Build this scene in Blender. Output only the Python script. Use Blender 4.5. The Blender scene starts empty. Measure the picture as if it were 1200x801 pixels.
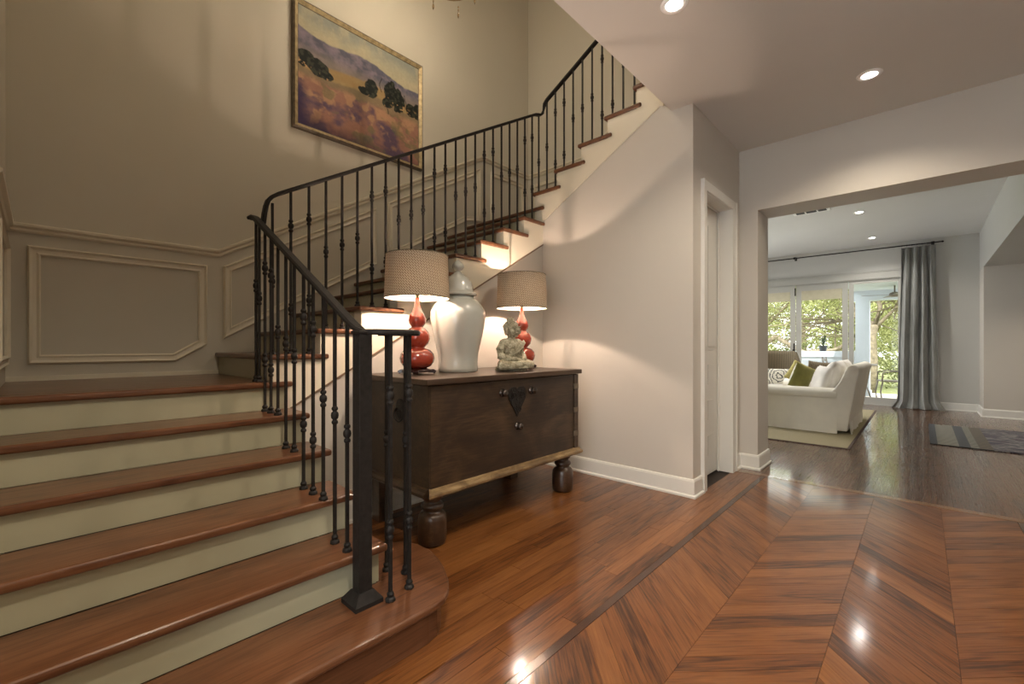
import bpy, bmesh, math, random
from mathutils import Vector, Matrix
PI = math.pi
random.seed(7)
SC = bpy.context.scene
COL = SC.collection

# ------------------------------------------------------------------ camera
cam_data = bpy.data.cameras.new('camera')
cam_data.sensor_width = 36.0
cam_data.lens = 516.0 / 1200.0 * 36.0
cam_data.shift_y = 4.5 / 1200.0
cam_data.clip_start = 0.05
cam_data.clip_end = 300
cam = bpy.data.objects.new('camera', cam_data)
cam.location = (0, 0, 1.243)
cam.rotation_euler = (PI / 2, 0, math.atan(480.0 / 516.0))
COL.objects.link(cam)
SC.camera = cam

# ------------------------------------------------------------------ view, sky, sun, lights
SC.view_settings.view_transform = 'Standard'
SC.view_settings.look = 'None'
SC.view_settings.gamma = 1.0
SC.view_settings.use_curve_mapping = False
SC.view_settings.exposure = 0.92

world = bpy.data.worlds.new('sky')
SC.world = world
world.use_nodes = True
wn = world.node_tree
bg = wn.nodes['Background']
bg.inputs['Color'].default_value = (0.93, 0.965, 1.0, 1)
bg.inputs['Strength'].default_value = 3.2

def add_light(name, kind, loc, energy, color=(1, 1, 1), rot=(0, 0, 0), **kw):
    d = bpy.data.lights.new(name, kind)
    d.energy = energy
    d.color = color
    for k, v in kw.items():
        setattr(d, k, v)
    o = bpy.data.objects.new(name, d)
    o.location = loc
    o.rotation_euler = rot
    COL.objects.link(o)
    return o

add_light('sun', 'SUN', (0, 0, 20), 3.0, (1.0, 0.97, 0.88), (math.radians(38), math.radians(12), 0), angle=0.02)
WARM = (1.0, 0.83, 0.62)
SOFT = (1.0, 0.86, 0.68)
DOWNLIGHTS = [(-1.055, 2.52, 3.23, 50), (-0.28, 4.15, 3.23, 40), (0.55, 2.45, 3.23, 26), (-0.6, 0.6, 3.23, 85), (1.3, 3.9, 3.23, 20), (0.9, 0.6, 3.23, 30)]  # the strongest is unseen, added to brighten the stairs and left wall
FAR_DOWNLIGHTS = [(-0.72, 8.82, 3.35, 60), (-0.71, 11.08, 3.35, 50), (-2.7, 8.5, 3.35, 60), (-2.7, 10.6, 3.35, 60), (-4.4, 9.5, 3.35, 50), (-0.4, 6.3, 3.35, 50), (-2.6, 6.3, 3.35, 50)]

# ------------------------------------------------------------------ materials
def new_mat(name):
    m = bpy.data.materials.new(name)
    m.use_nodes = True
    nt = m.node_tree
    b = nt.nodes['Principled BSDF']
    return m, nt, b

def N(nt, t, **kw):
    n = nt.nodes.new(t)
    for k, v in kw.items():
        if k in n.inputs.keys() if hasattr(n, 'inputs') else False:
            n.inputs[k].default_value = v
        else:
            setattr(n, k, v)
    return n

def L(nt, a, b):
    nt.links.new(a, b)

def ramp(nt, fac, stops):
    r = nt.nodes.new('ShaderNodeValToRGB')
    el = r.color_ramp.elements
    while len(el) < len(stops):
        el.new(0.5)
    for e, (p, c) in zip(el, stops):
        e.position = p
        e.color = (*c, 1)
    L(nt, fac, r.inputs['Fac'])
    return r.outputs['Color']

def noise(nt, vec, scale, detail=4, rough=0.5, dist=0.0):
    n = nt.nodes.new('ShaderNodeTexNoise')
    n.inputs['Scale'].default_value = scale
    n.inputs['Detail'].default_value = detail
    n.inputs['Roughness'].default_value = rough
    n.inputs['Distortion'].default_value = dist
    if vec is not None:
        L(nt, vec, n.inputs['Vector'])
    return n.outputs['Fac']

def coords(nt, kind='Object', scale=(1, 1, 1)):
    tc = nt.nodes.new('ShaderNodeTexCoord')
    mp = nt.nodes.new('ShaderNodeMapping')
    mp.inputs['Scale'].default_value = scale
    L(nt, tc.outputs[kind], mp.inputs['Vector'])
    return mp.outputs['Vector']

def bump(nt, b, h, strength=0.2, dist=0.01):
    n = nt.nodes.new('ShaderNodeBump')
    n.inputs['Strength'].default_value = strength
    n.inputs['Distance'].default_value = dist
    L(nt, h, n.inputs['Height'])
    L(nt, n.outputs['Normal'], b.inputs['Normal'])

def mix_rgb(nt, fac, a, bcol, blend='MIX'):
    n = nt.nodes.new('ShaderNodeMix')
    n.data_type = 'RGBA'
    n.blend_type = blend
    for sock, v in ((n.inputs[0], fac), (n.inputs[6], a), (n.inputs[7], bcol)):
        if hasattr(v, 'links'):
            L(nt, v, sock)
        elif isinstance(v, (int, float)):
            sock.default_value = v
        else:
            sock.default_value = (*v, 1)
    return n.outputs[2]

def plain(name, col, rough=0.5, metal=0.0, vary=0.06, scale=6.0, bmp=0.0, bscale=60, coat=0.0, spec=0.5, kind='Object'):
    m, nt, b = new_mat(name)
    v = coords(nt, kind)
    f = noise(nt, v, scale, 3)
    lo = tuple(c * (1 - vary) for c in col)
    hi = tuple(min(1, c * (1 + vary)) for c in col)
    L(nt, ramp(nt, f, [(0.3, lo), (0.7, hi)]), b.inputs['Base Color'])
    b.inputs['Roughness'].default_value = rough
    b.inputs['Metallic'].default_value = metal
    b.inputs['Coat Weight'].default_value = coat
    b.inputs['Specular IOR Level'].default_value = spec
    if bmp:
        bump(nt, b, noise(nt, v, bscale, 5), bmp, 0.004)
    return m

M = {}
M['wall'] = plain('wall_paint', (0.58, 0.54, 0.475), 0.55, vary=0.02, scale=1.2, bmp=0.05, bscale=220)
M['wall_warm_lit'] = plain('warm_lit_wall_paint', (0.60, 0.56, 0.46), 0.55, vary=0.02, scale=1.2, bmp=0.05, bscale=220)  # hall paint yellowed, warm lamp light put into its colour
M['wall_cool'] = plain('grey_wall_paint', (0.52, 0.51, 0.47), 0.6, vary=0.02, scale=1.2, bmp=0.05, bscale=220)
M['trim'] = plain('trim_paint', (0.74, 0.68, 0.54), 0.35, vary=0.02, scale=2)
M['trim_white'] = plain('white_trim_paint', (0.72, 0.70, 0.64), 0.32, vary=0.02, scale=2)
M['riser'] = plain('riser_paint', (0.42, 0.40, 0.275), 0.35, vary=0.03, scale=2)
M['sash'] = plain('backlit_sash_paint', (0.42, 0.41, 0.37), 0.4, vary=0.02, scale=2)  # white trim darkened: the backlit shade is put into the colour
M['ceiling'] = plain('ceiling_paint', (0.64, 0.61, 0.56), 0.7, vary=0.02, scale=1)
M['ceiling_cool'] = plain('far_ceiling_paint', (0.72, 0.72, 0.70), 0.7, vary=0.02, scale=1)
M['iron'] = plain('wrought_iron', (0.020, 0.017, 0.015), 0.55, 0.1, spec=0.22, vary=0.25, scale=40, bmp=0.25, bscale=120)
M['frame_gold'] = plain('gilt_frame', (0.42, 0.33, 0.18), 0.5, 0.45, vary=0.3, scale=25, bmp=0.15)
M['frame_dark'] = plain('dark_frame', (0.12, 0.09, 0.06), 0.4, 0.2, vary=0.3, scale=25)
M['brass'] = plain('aged_brass', (0.40, 0.28, 0.12), 0.35, 0.9, vary=0.2, scale=30)
M['dark_gap'] = plain('dark_gap', (0.03, 0.02, 0.015), 0.7)
M['white_metal'] = plain('white_metal', (0.90, 0.90, 0.88), 0.35, vary=0.02)
M['black_grille'] = plain('dark_grille', (0.10, 0.10, 0.10), 0.6)
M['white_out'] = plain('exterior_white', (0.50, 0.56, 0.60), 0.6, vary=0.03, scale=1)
M['linen'] = plain('white_slipcover', (0.78, 0.74, 0.64), 0.9, vary=0.05, scale=4, bmp=0.35, bscale=14)
M['linen_white'] = plain('white_cushion', (0.78, 0.74, 0.68), 0.9, vary=0.05, scale=8, bmp=0.3, bscale=20)
M['olive'] = plain('olive_velvet', (0.17, 0.16, 0.035), 0.85, vary=0.15, scale=10, bmp=0.2)
M['yellow_green'] = plain('yellow_green_fabric', (0.36, 0.31, 0.10), 0.85, vary=0.2, scale=30, bmp=0.2)
M['pot'] = plain('black_pot', (0.02, 0.02, 0.02), 0.4)
M['leafdark'] = plain('dark_leaf', (0.03, 0.05, 0.02), 0.6)
M['patio'] = plain('patio_stone', (0.62, 0.55, 0.44), 0.8, vary=0.12, scale=3, bmp=0.2)
M['patio_wood'] = plain('grey_patio_metal', (0.16, 0.14, 0.11), 0.5, 0.2, vary=0.2, scale=10)
M['grass'] = plain('garden_ground', (0.20, 0.22, 0.07), 0.95, vary=0.35, scale=2, bmp=0.5, bscale=12)
M['bark'] = plain('tree_bark', (0.20, 0.165, 0.11), 0.95, vary=0.45, scale=9, bmp=0.8, bscale=22)
M['shade_blind'] = plain('roman_blind', (0.50, 0.46, 0.33), 0.9, vary=0.05, scale=12)

def emit(name, col, strength):
    m = bpy.data.materials.new(name)
    m.use_nodes = True
    nt = m.node_tree
    nt.nodes.clear()
    e = nt.nodes.new('ShaderNodeEmission')
    e.inputs[0].default_value = (*col, 1)
    e.inputs[1].default_value = strength
    o = nt.nodes.new('ShaderNodeOutputMaterial')
    L(nt, e.outputs[0], o.inputs[0])
    return m
M['lens'] = emit('downlight_lens', (1.0, 0.95, 0.85), 18)
M['bulb'] = emit('lamp_bulb', (1.0, 0.76, 0.60), 6800)
M['candle'] = emit('candle_bulb', (1.0, 0.83, 0.62), 270)

# oak floor boards: UV carries length and width in metres, 'tone' a value per board
def oak(name, dark, mid, light, rough=0.32, coat=0.6):
    m, nt, b = new_mat(name)
    tc = nt.nodes.new('ShaderNodeTexCoord')
    at = nt.nodes.new('ShaderNodeAttribute')
    at.attribute_name = 'tone'
    m1 = nt.nodes.new('ShaderNodeMapping')
    m1.inputs['Scale'].default_value = (0.9, 7.0, 1)
    L(nt, tc.outputs['UV'], m1.inputs['Vector'])
    n1 = nt.nodes.new('ShaderNodeTexNoise')
    n1.inputs['Scale'].default_value = 1.6
    n1.inputs['Detail'].default_value = 2
    L(nt, m1.outputs[0], n1.inputs['Vector'])
    # cathedral grain: bands of a stretched, distorted field
    mth = nt.nodes.new('ShaderNodeMath'); mth.operation = 'MULTIPLY'; mth.inputs[1].default_value = 26.0
    L(nt, n1.outputs['Fac'], mth.inputs[0])
    sn = nt.nodes.new('ShaderNodeMath'); sn.operation = 'SINE'
    L(nt, mth.outputs[0], sn.inputs[0])
    m2 = nt.nodes.new('ShaderNodeMapping')
    m2.inputs['Scale'].default_value = (3, 70, 1)
    L(nt, tc.outputs['UV'], m2.inputs['Vector'])
    n2 = noise(nt, m2.outputs[0], 1.5, 6, 0.65)
    m3 = nt.nodes.new('ShaderNodeMapping')
    m3.inputs['Scale'].default_value = (1.2, 3, 1)
    L(nt, tc.outputs['UV'], m3.inputs['Vector'])
    n3 = noise(nt, m3.outputs[0], 1.3, 3)
    mr = nt.nodes.new('ShaderNodeMapRange')
    mr.inputs['From Min'].default_value = 0.2; mr.inputs['From Max'].default_value = 1.0
    mr.inputs['To Min'].default_value = 0.0; mr.inputs['To Max'].default_value = 0.11
    L(nt, sn.outputs[0], mr.inputs['Value'])
    add = nt.nodes.new('ShaderNodeMath'); add.operation = 'MULTIPLY_ADD'
    L(nt, n2, add.inputs[0]); add.inputs[1].default_value = 0.75
    L(nt, mr.outputs[0], add.inputs[2])
    add2 = nt.nodes.new('ShaderNodeMath'); add2.operation = 'MULTIPLY_ADD'
    L(nt, n3, add2.inputs[0]); add2.inputs[1].default_value = 0.35
    L(nt, add.outputs[0], add2.inputs[2])
    t2 = nt.nodes.new('ShaderNodeMath'); t2.operation = 'MULTIPLY_ADD'
    L(nt, at.outputs['Fac'], t2.inputs[0]); t2.inputs[1].default_value = 0.38
    L(nt, add2.outputs[0], t2.inputs[2])
    c = ramp(nt, t2.outputs[0], [(0.50, light), (0.80, mid), (1.0, dark)])
    L(nt, c, b.inputs['Base Color'])
    rr = nt.nodes.new('ShaderNodeMapRange')
    rr.inputs['To Min'].default_value = rough * 0.75; rr.inputs['To Max'].default_value = rough * 1.5
    L(nt, n2, rr.inputs['Value'])
    L(nt, rr.outputs[0], b.inputs['Roughness'])
    b.inputs['Coat Weight'].default_value = coat
    b.inputs['Specular IOR Level'].default_value = 0.25
    b.inputs['Coat Roughness'].default_value = 0.11 if coat < 0.7 else 0.08
    bp = nt.nodes.new('ShaderNodeBump')
    bp.inputs['Strength'].default_value = 0.05
    bp.inputs['Distance'].default_value = 0.002
    L(nt, add.outputs[0], bp.inputs['Height'])
    L(nt, bp.outputs['Normal'], b.inputs['Normal'])
    L(nt, bp.outputs['Normal'], b.inputs['Coat Normal'])
    return m
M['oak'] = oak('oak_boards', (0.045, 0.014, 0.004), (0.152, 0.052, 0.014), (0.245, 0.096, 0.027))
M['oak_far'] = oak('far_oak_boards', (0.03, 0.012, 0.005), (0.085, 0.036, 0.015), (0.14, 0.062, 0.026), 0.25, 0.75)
M['tread'] = oak('stair_oak', (0.042, 0.015, 0.007), (0.118, 0.046, 0.020), (0.19, 0.083, 0.037), 0.28, 0.35)
M['inlay'] = plain('walnut_inlay', (0.055, 0.022, 0.012), 0.22, vary=0.3, scale=12, coat=0.5)
M['inlay_light'] = plain('light_threshold', (0.24, 0.11, 0.04), 0.25, vary=0.2, scale=12, coat=0.5)

def wood_obj(name, cols, scale=(1, 1, 1), rough=0.5, coat=0.0, bmp=0.3, fine=(40, 3, 40)):
    m, nt, b = new_mat(name)
    v = coords(nt, 'Object', scale)
    f1 = noise(nt, v, 3.0, 6, 0.6, 0.8)
    v2 = coords(nt, 'Object', fine)
    f2 = noise(nt, v2, 2.0, 4, 0.6)
    add = nt.nodes.new('ShaderNodeMath'); add.operation = 'MULTIPLY_ADD'
    L(nt, f2, add.inputs[0]); add.inputs[1].default_value = 0.45; L(nt, f1, add.inputs[2])
    c = ramp(nt, add.outputs[0], [(0.40, cols[0]), (0.72, cols[1]), (1.0, cols[2])])
    L(nt, c, b.inputs['Base Color'])
    b.inputs['Roughness'].default_value = rough
    b.inputs['Coat Weight'].default_value = coat
    bump(nt, b, add.outputs[0], bmp, 0.004)
    return m
M['chest'] = wood_obj('old_chest_wood', ((0.009, 0.005, 0.003), (0.032, 0.017, 0.008), (0.080, 0.047, 0.022)), (1, 0.8, 1.3), 0.48, 0.05)
M['chest_trim'] = wood_obj('worn_moulding_wood', ((0.035, 0.020, 0.010), (0.17, 0.105, 0.045), (0.36, 0.25, 0.12)), (3, 2, 3), 0.5, 0.1)
M['chest_top'] = wood_obj('chest_lid_wood', ((0.014, 0.008, 0.005), (0.045, 0.024, 0.012), (0.085, 0.05, 0.027)), (1, 0.6, 1), 0.42, 0.08)
M['chest_leg'] = wood_obj('turned_leg_wood', ((0.014, 0.007, 0.004), (0.05, 0.024, 0.012), (0.12, 0.07, 0.035)), (2, 2, 2), 0.3, 0.35)
M['shadow_strip'] = plain('shadow_strip', (0.20, 0.13, 0.08), 0.5, vary=0.15)  # brown stands for the shadow line below the middle stringer
M['boss'] = plain('polished_iron', (0.07, 0.055, 0.045), 0.22, 0.7, vary=0.2, scale=40)
M['stand_wood'] = plain('ebonised_stand', (0.03, 0.010, 0.008), 0.3, coat=0.4)

def glazed(name, col, vary=0.1):
    m, nt, b = new_mat(name)
    v = coords(nt, 'Object')
    f = noise(nt, v, 9, 4)
    L(nt, ramp(nt, f, [(0.3, tuple(c * (1 - vary) for c in col)), (0.7, tuple(min(1, c * (1 + vary)) for c in col))]), b.inputs['Base Color'])
    b.inputs['Roughness'].default_value = 0.22
    b.inputs['Coat Weight'].default_value = 1.0
    b.inputs['Coat Roughness'].default_value = 0.04
    bump(nt, b, noise(nt, v, 5, 2), 0.25, 0.01)
    return m
M['coral'] = glazed('coral_glaze', (0.34, 0.040, 0.017), 0.15)
M['white_glaze'] = glazed('grey_white_glaze', (0.43, 0.43, 0.38), 0.03)

def stone():
    m, nt, b = new_mat('weathered_stone')
    v = coords(nt, 'Object')
    f = noise(nt, v, 26, 8, 0.7)
    g = noise(nt, v, 90, 4, 0.6)
    add = nt.nodes.new('ShaderNodeMath'); add.operation = 'MULTIPLY_ADD'
    L(nt, g, add.inputs[0]); add.inputs[1].default_value = 0.5; L(nt, f, add.inputs[2])
    L(nt, ramp(nt, add.outputs[0], [(0.45, (0.07, 0.06, 0.035)), (0.68, (0.25, 0.22, 0.14)), (0.92, (0.52, 0.48, 0.36))]), b.inputs['Base Color'])
    b.inputs['Roughness'].default_value = 0.9
    bump(nt, b, add.outputs[0], 0.7, 0.006)
    return m
M['stone'] = stone()

# woven drum shade: meandering key cloth outside, white lining inside
def shade_mat():
    m = bpy.data.materials.new('shade_fabric')
    m.use_nodes = True
    nt = m.node_tree
    b = nt.nodes['Principled BSDF']
    tc = nt.nodes.new('ShaderNodeTexCoord')
    mp = nt.nodes.new('ShaderNodeMapping')
    mp.inputs['Rotation'].default_value = (0, 0, PI / 4)
    mp.inputs['Scale'].default_value = (1, 1, 1)
    L(nt, tc.outputs['UV'], mp.inputs['Vector'])
    br = nt.nodes.new('ShaderNodeTexBrick')
    br.inputs['Scale'].default_value = 30
    br.inputs['Color1'].default_value = (0.26, 0.19, 0.125, 1)
    br.inputs['Color2'].default_value = (0.22, 0.155, 0.10, 1)
    br.inputs['Mortar'].default_value = (0.55, 0.47, 0.36, 1)
    br.inputs['Mortar Size'].default_value = 0.06
    br.inputs['Row Height'].default_value = 0.35
    br.inputs['Brick Width'].default_value = 0.9
    L(nt, mp.outputs[0], br.inputs['Vector'])
    L(nt, br.outputs['Color'], b.inputs['Base Color'])
    b.inputs['Roughness'].default_value = 0.95
    tr = nt.nodes.new('ShaderNodeBsdfTranslucent')
    L(nt, br.outputs['Color'], tr.inputs['Color'])
    mx = nt.nodes.new('ShaderNodeMixShader')
    mx.inputs[0].default_value = 0.22
    out = nt.nodes['Material Output']
    L(nt, b.outputs[0], mx.inputs[1]); L(nt, tr.outputs[0], mx.inputs[2])
    L(nt, mx.outputs[0], out.inputs['Surface'])
    return m
M['shade'] = shade_mat()
def lining_mat():
    m = plain('shade_lining', (0.85, 0.78, 0.68), 0.9, vary=0.01)
    nt = m.node_tree
    b = nt.nodes['Principled BSDF']
    tr = nt.nodes.new('ShaderNodeBsdfTranslucent')
    tr.inputs['Color'].default_value = (0.6, 0.5, 0.4, 1)
    mx = nt.nodes.new('ShaderNodeMixShader')
    mx.inputs[0].default_value = 0.06
    L(nt, b.outputs[0], mx.inputs[1]); L(nt, tr.outputs[0], mx.inputs[2])
    L(nt, mx.outputs[0], nt.nodes['Material Output'].inputs['Surface'])
    return m
M['lining'] = lining_mat()

def glass_mat(name='window_glass', tint=(1, 1, 1)):
    m = bpy.data.materials.new(name)
    m.use_nodes = True
    nt = m.node_tree
    nt.nodes.clear()
    t = nt.nodes.new('ShaderNodeBsdfTransparent')
    t.inputs[0].default_value = (*tint, 1)
    g = nt.nodes.new('ShaderNodeBsdfGlossy')
    g.inputs['Roughness'].default_value = 0.02
    fr = nt.nodes.new('ShaderNodeFresnel')
    fr.inputs['IOR'].default_value = 1.25
    mx = nt.nodes.new('ShaderNodeMixShader')
    o = nt.nodes.new('ShaderNodeOutputMaterial')
    L(nt, fr.outputs[0], mx.inputs[0]); L(nt, t.outputs[0], mx.inputs[1]); L(nt, g.outputs[0], mx.inputs[2])
    L(nt, mx.outputs[0], o.inputs[0])
    return m
M['glass'] = glass_mat()
def crystal():
    m, nt, b = new_mat('amber_crystal')
    b.inputs['Base Color'].default_value = (0.85, 0.65, 0.40, 1)
    b.inputs['Roughness'].default_value = 0.05
    b.inputs['Transmission Weight'].default_value = 0.85
    return m
M['crystal'] = crystal()

def curtain_mat():
    m, nt, b = new_mat('grey_curtain_cloth')
    v = coords(nt, 'Object', (1, 1, 0.3))
    f = noise(nt, v, 12, 5)
    L(nt, ramp(nt, f, [(0.3, (0.20, 0.205, 0.19)), (0.7, (0.28, 0.28, 0.26))]), b.inputs['Base Color'])
    b.inputs['Roughness'].default_value = 0.75
    b.inputs['Sheen Weight'].default_value = 0.3
    return m
M['curtain'] = curtain_mat()
def wicker():
    m, nt, b = new_mat('woven_seagrass')
    v = coords(nt, 'Object')
    w = nt.nodes.new('ShaderNodeTexWave')
    w.wave_type = 'BANDS'; w.bands_direction = 'Z'
    w.inputs['Scale'].default_value = 26; w.inputs['Distortion'].default_value = 2.5; w.inputs['Detail'].default_value = 2
    L(nt, v, w.inputs['Vector'])
    w2 = nt.nodes.new('ShaderNodeTexWave')
    w2.wave_type = 'BANDS'; w2.bands_direction = 'X'
    w2.inputs['Scale'].default_value = 14; w2.inputs['Distortion'].default_value = 1.0
    L(nt, v, w2.inputs['Vector'])
    mm = nt.nodes.new('ShaderNodeMath'); mm.operation = 'MULTIPLY'
    L(nt, w.outputs['Fac'], mm.inputs[0]); L(nt, w2.outputs['Fac'], mm.inputs[1])
    L(nt, ramp(nt, mm.outputs[0], [(0.0, (0.09, 0.068, 0.04)), (0.6, (0.26, 0.21, 0.13))]), b.inputs['Base Color'])
    b.inputs['Roughness'].default_value = 0.85
    bump(nt, b, mm.outputs[0], 0.5, 0.006)
    return m
M['wicker'] = wicker()
def medallion():
    m, nt, b = new_mat('medallion_print')
    tc = nt.nodes.new('ShaderNodeTexCoord')
    vo = nt.nodes.new('ShaderNodeTexWave')
    vo.wave_type = 'RINGS'; vo.rings_direction = 'SPHERICAL'
    vo.inputs['Scale'].default_value = 7.5; vo.inputs['Distortion'].default_value = 4.5
    vo.inputs['Detail'].default_value = 1.0; vo.inputs['Detail Scale'].default_value = 2.0
    L(nt, tc.outputs['Object'], vo.inputs['Vector'])
    L(nt, ramp(nt, vo.outputs['Fac'], [(0.10, (0.04, 0.04, 0.045)), (0.28, (0.72, 0.69, 0.60))]), b.inputs['Base Color'])
    b.inputs['Roughness'].default_value = 0.9
    return m
M['medallion'] = medallion()
def floral():
    m, nt, b = new_mat('floral_print')
    v = coords(nt, 'Object')
    vo = nt.nodes.new('ShaderNodeTexVoronoi')
    vo.inputs['Scale'].default_value = 16
    L(nt, v, vo.inputs['Vector'])
    L(nt, ramp(nt, vo.outputs['Distance'], [(0.20, (0.25, 0.25, 0.10)), (0.42, (0.72, 0.69, 0.58))]), b.inputs['Base Color'])
    b.inputs['Roughness'].default_value = 0.9
    return m
M['floral'] = floral()
def sisal():
    m, nt, b = new_mat('sisal_weave')
    v = coords(nt, 'Object')
    f = noise(nt, v, 130, 3)
    L(nt, ramp(nt, f, [(0.3, (0.20, 0.165, 0.09)), (0.7, (0.36, 0.31, 0.185))]), b.inputs['Base Color'])
    b.inputs['Roughness'].default_value = 0.95
    bump(nt, b, f, 0.4, 0.004)
    return m
M['sisal'] = sisal()
M['rug_border'] = plain('rug_border', (0.10, 0.07, 0.06), 0.95, bmp=0.3)
def runner_mat():
    m, nt, b = new_mat('striped_rag_weave')
    v = coords(nt, 'Object')
    sx = nt.nodes.new('ShaderNodeSeparateXYZ'); L(nt, v, sx.inputs[0])
    # end bands across x, then long broken streaks along x
    endc = nt.nodes.new('ShaderNodeValToRGB'); endc.color_ramp.interpolation = 'CONSTANT'
    el = endc.color_ramp.elements
    st = [(0.0, (0.035, 0.04, 0.05)), (0.07, (0.24, 0.225, 0.17)), (0.26, (0.05, 0.055, 0.06)), (0.36, (0.22, 0.21, 0.16)), (0.43, (0.13, 0.10, 0.06)), (0.55, (0.06, 0.05, 0.06))]
    while len(el) < len(st): el.new(0.5)
    for e, (p, c) in zip(el, st): e.position = p; e.color = (*c, 1)
    L(nt, sx.outputs['X'], endc.inputs['Fac'])
    w = nt.nodes.new('ShaderNodeTexWave'); w.wave_type = 'BANDS'; w.bands_direction = 'Y'
    w.inputs['Scale'].default_value = 3.4; w.inputs['Distortion'].default_value = 0.6
    L(nt, v, w.inputs['Vector'])
    v2 = coords(nt, 'Object', (1.3, 6, 1))
    f = noise(nt, v2, 2.2, 5, 0.6)
    streak = ramp(nt, f, [(0.36, (0.02, 0.025, 0.05)), (0.44, (0.09, 0.07, 0.075)), (0.50, (0.03, 0.03, 0.05)), (0.55, (0.26, 0.24, 0.21)), (0.60, (0.04, 0.04, 0.06)), (0.68, (0.10, 0.05, 0.05))])
    gt = nt.nodes.new('ShaderNodeMath'); gt.operation = 'GREATER_THAN'; gt.inputs[1].default_value = 0.55
    L(nt, sx.outputs['X'], gt.inputs[0])
    endw = mix_rgb(nt, w.outputs['Fac'], (0.05, 0.05, 0.05), endc.outputs[0])
    L(nt, mix_rgb(nt, gt.outputs[0], endw, streak), b.inputs['Base Color'])
    b.inputs['Roughness'].default_value = 0.95
    bump(nt, b, noise(nt, v, 90, 3), 0.4, 0.004)
    return m
M['runner'] = runner_mat()
def leaves_mat(name, c1, c2):
    m, nt, b = new_mat(name)
    at = nt.nodes.new('ShaderNodeAttribute'); at.attribute_name = 'tone'
    col = ramp(nt, at.outputs['Fac'], [(0.0, c1), (1.0, c2)])
    L(nt, col, b.inputs['Base Color'])
    b.inputs['Roughness'].default_value = 0.55
    tr = nt.nodes.new('ShaderNodeBsdfTranslucent'); L(nt, col, tr.inputs['Color'])
    mx = nt.nodes.new('ShaderNodeMixShader'); mx.inputs[0].default_value = 0.5
    L(nt, b.outputs[0], mx.inputs[1]); L(nt, tr.outputs[0], mx.inputs[2])
    L(nt, mx.outputs[0], nt.nodes['Material Output'].inputs['Surface'])
    return m
M['leaves'] = leaves_mat('spring_leaves', (0.14, 0.165, 0.04), (0.55, 0.56, 0.25))
M['woodland'] = leaves_mat('woodland_leaves', (0.20, 0.23, 0.07), (0.62, 0.63, 0.30))
M['hedge'] = leaves_mat('hedge_leaves', (0.08, 0.10, 0.03), (0.38, 0.40, 0.16))

# ------------------------------------------------------------------ helpers
def link(o, parent=None):
    COL.objects.link(o)
    if parent is not None:
        o.parent = parent
    return o

def tag(o, label=None, cat=None, group=None, kind=None):
    if label: o['label'] = label
    if cat: o['category'] = cat
    if group: o['group'] = group
    if kind: o['kind'] = kind
    return o

def empty(name, loc=(0, 0, 0), rz=0.0):
    o = bpy.data.objects.new(name, None)
    o.location = loc
    o.rotation_euler = (0, 0, rz)
    o.empty_display_size = 0.1
    return link(o)

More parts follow.
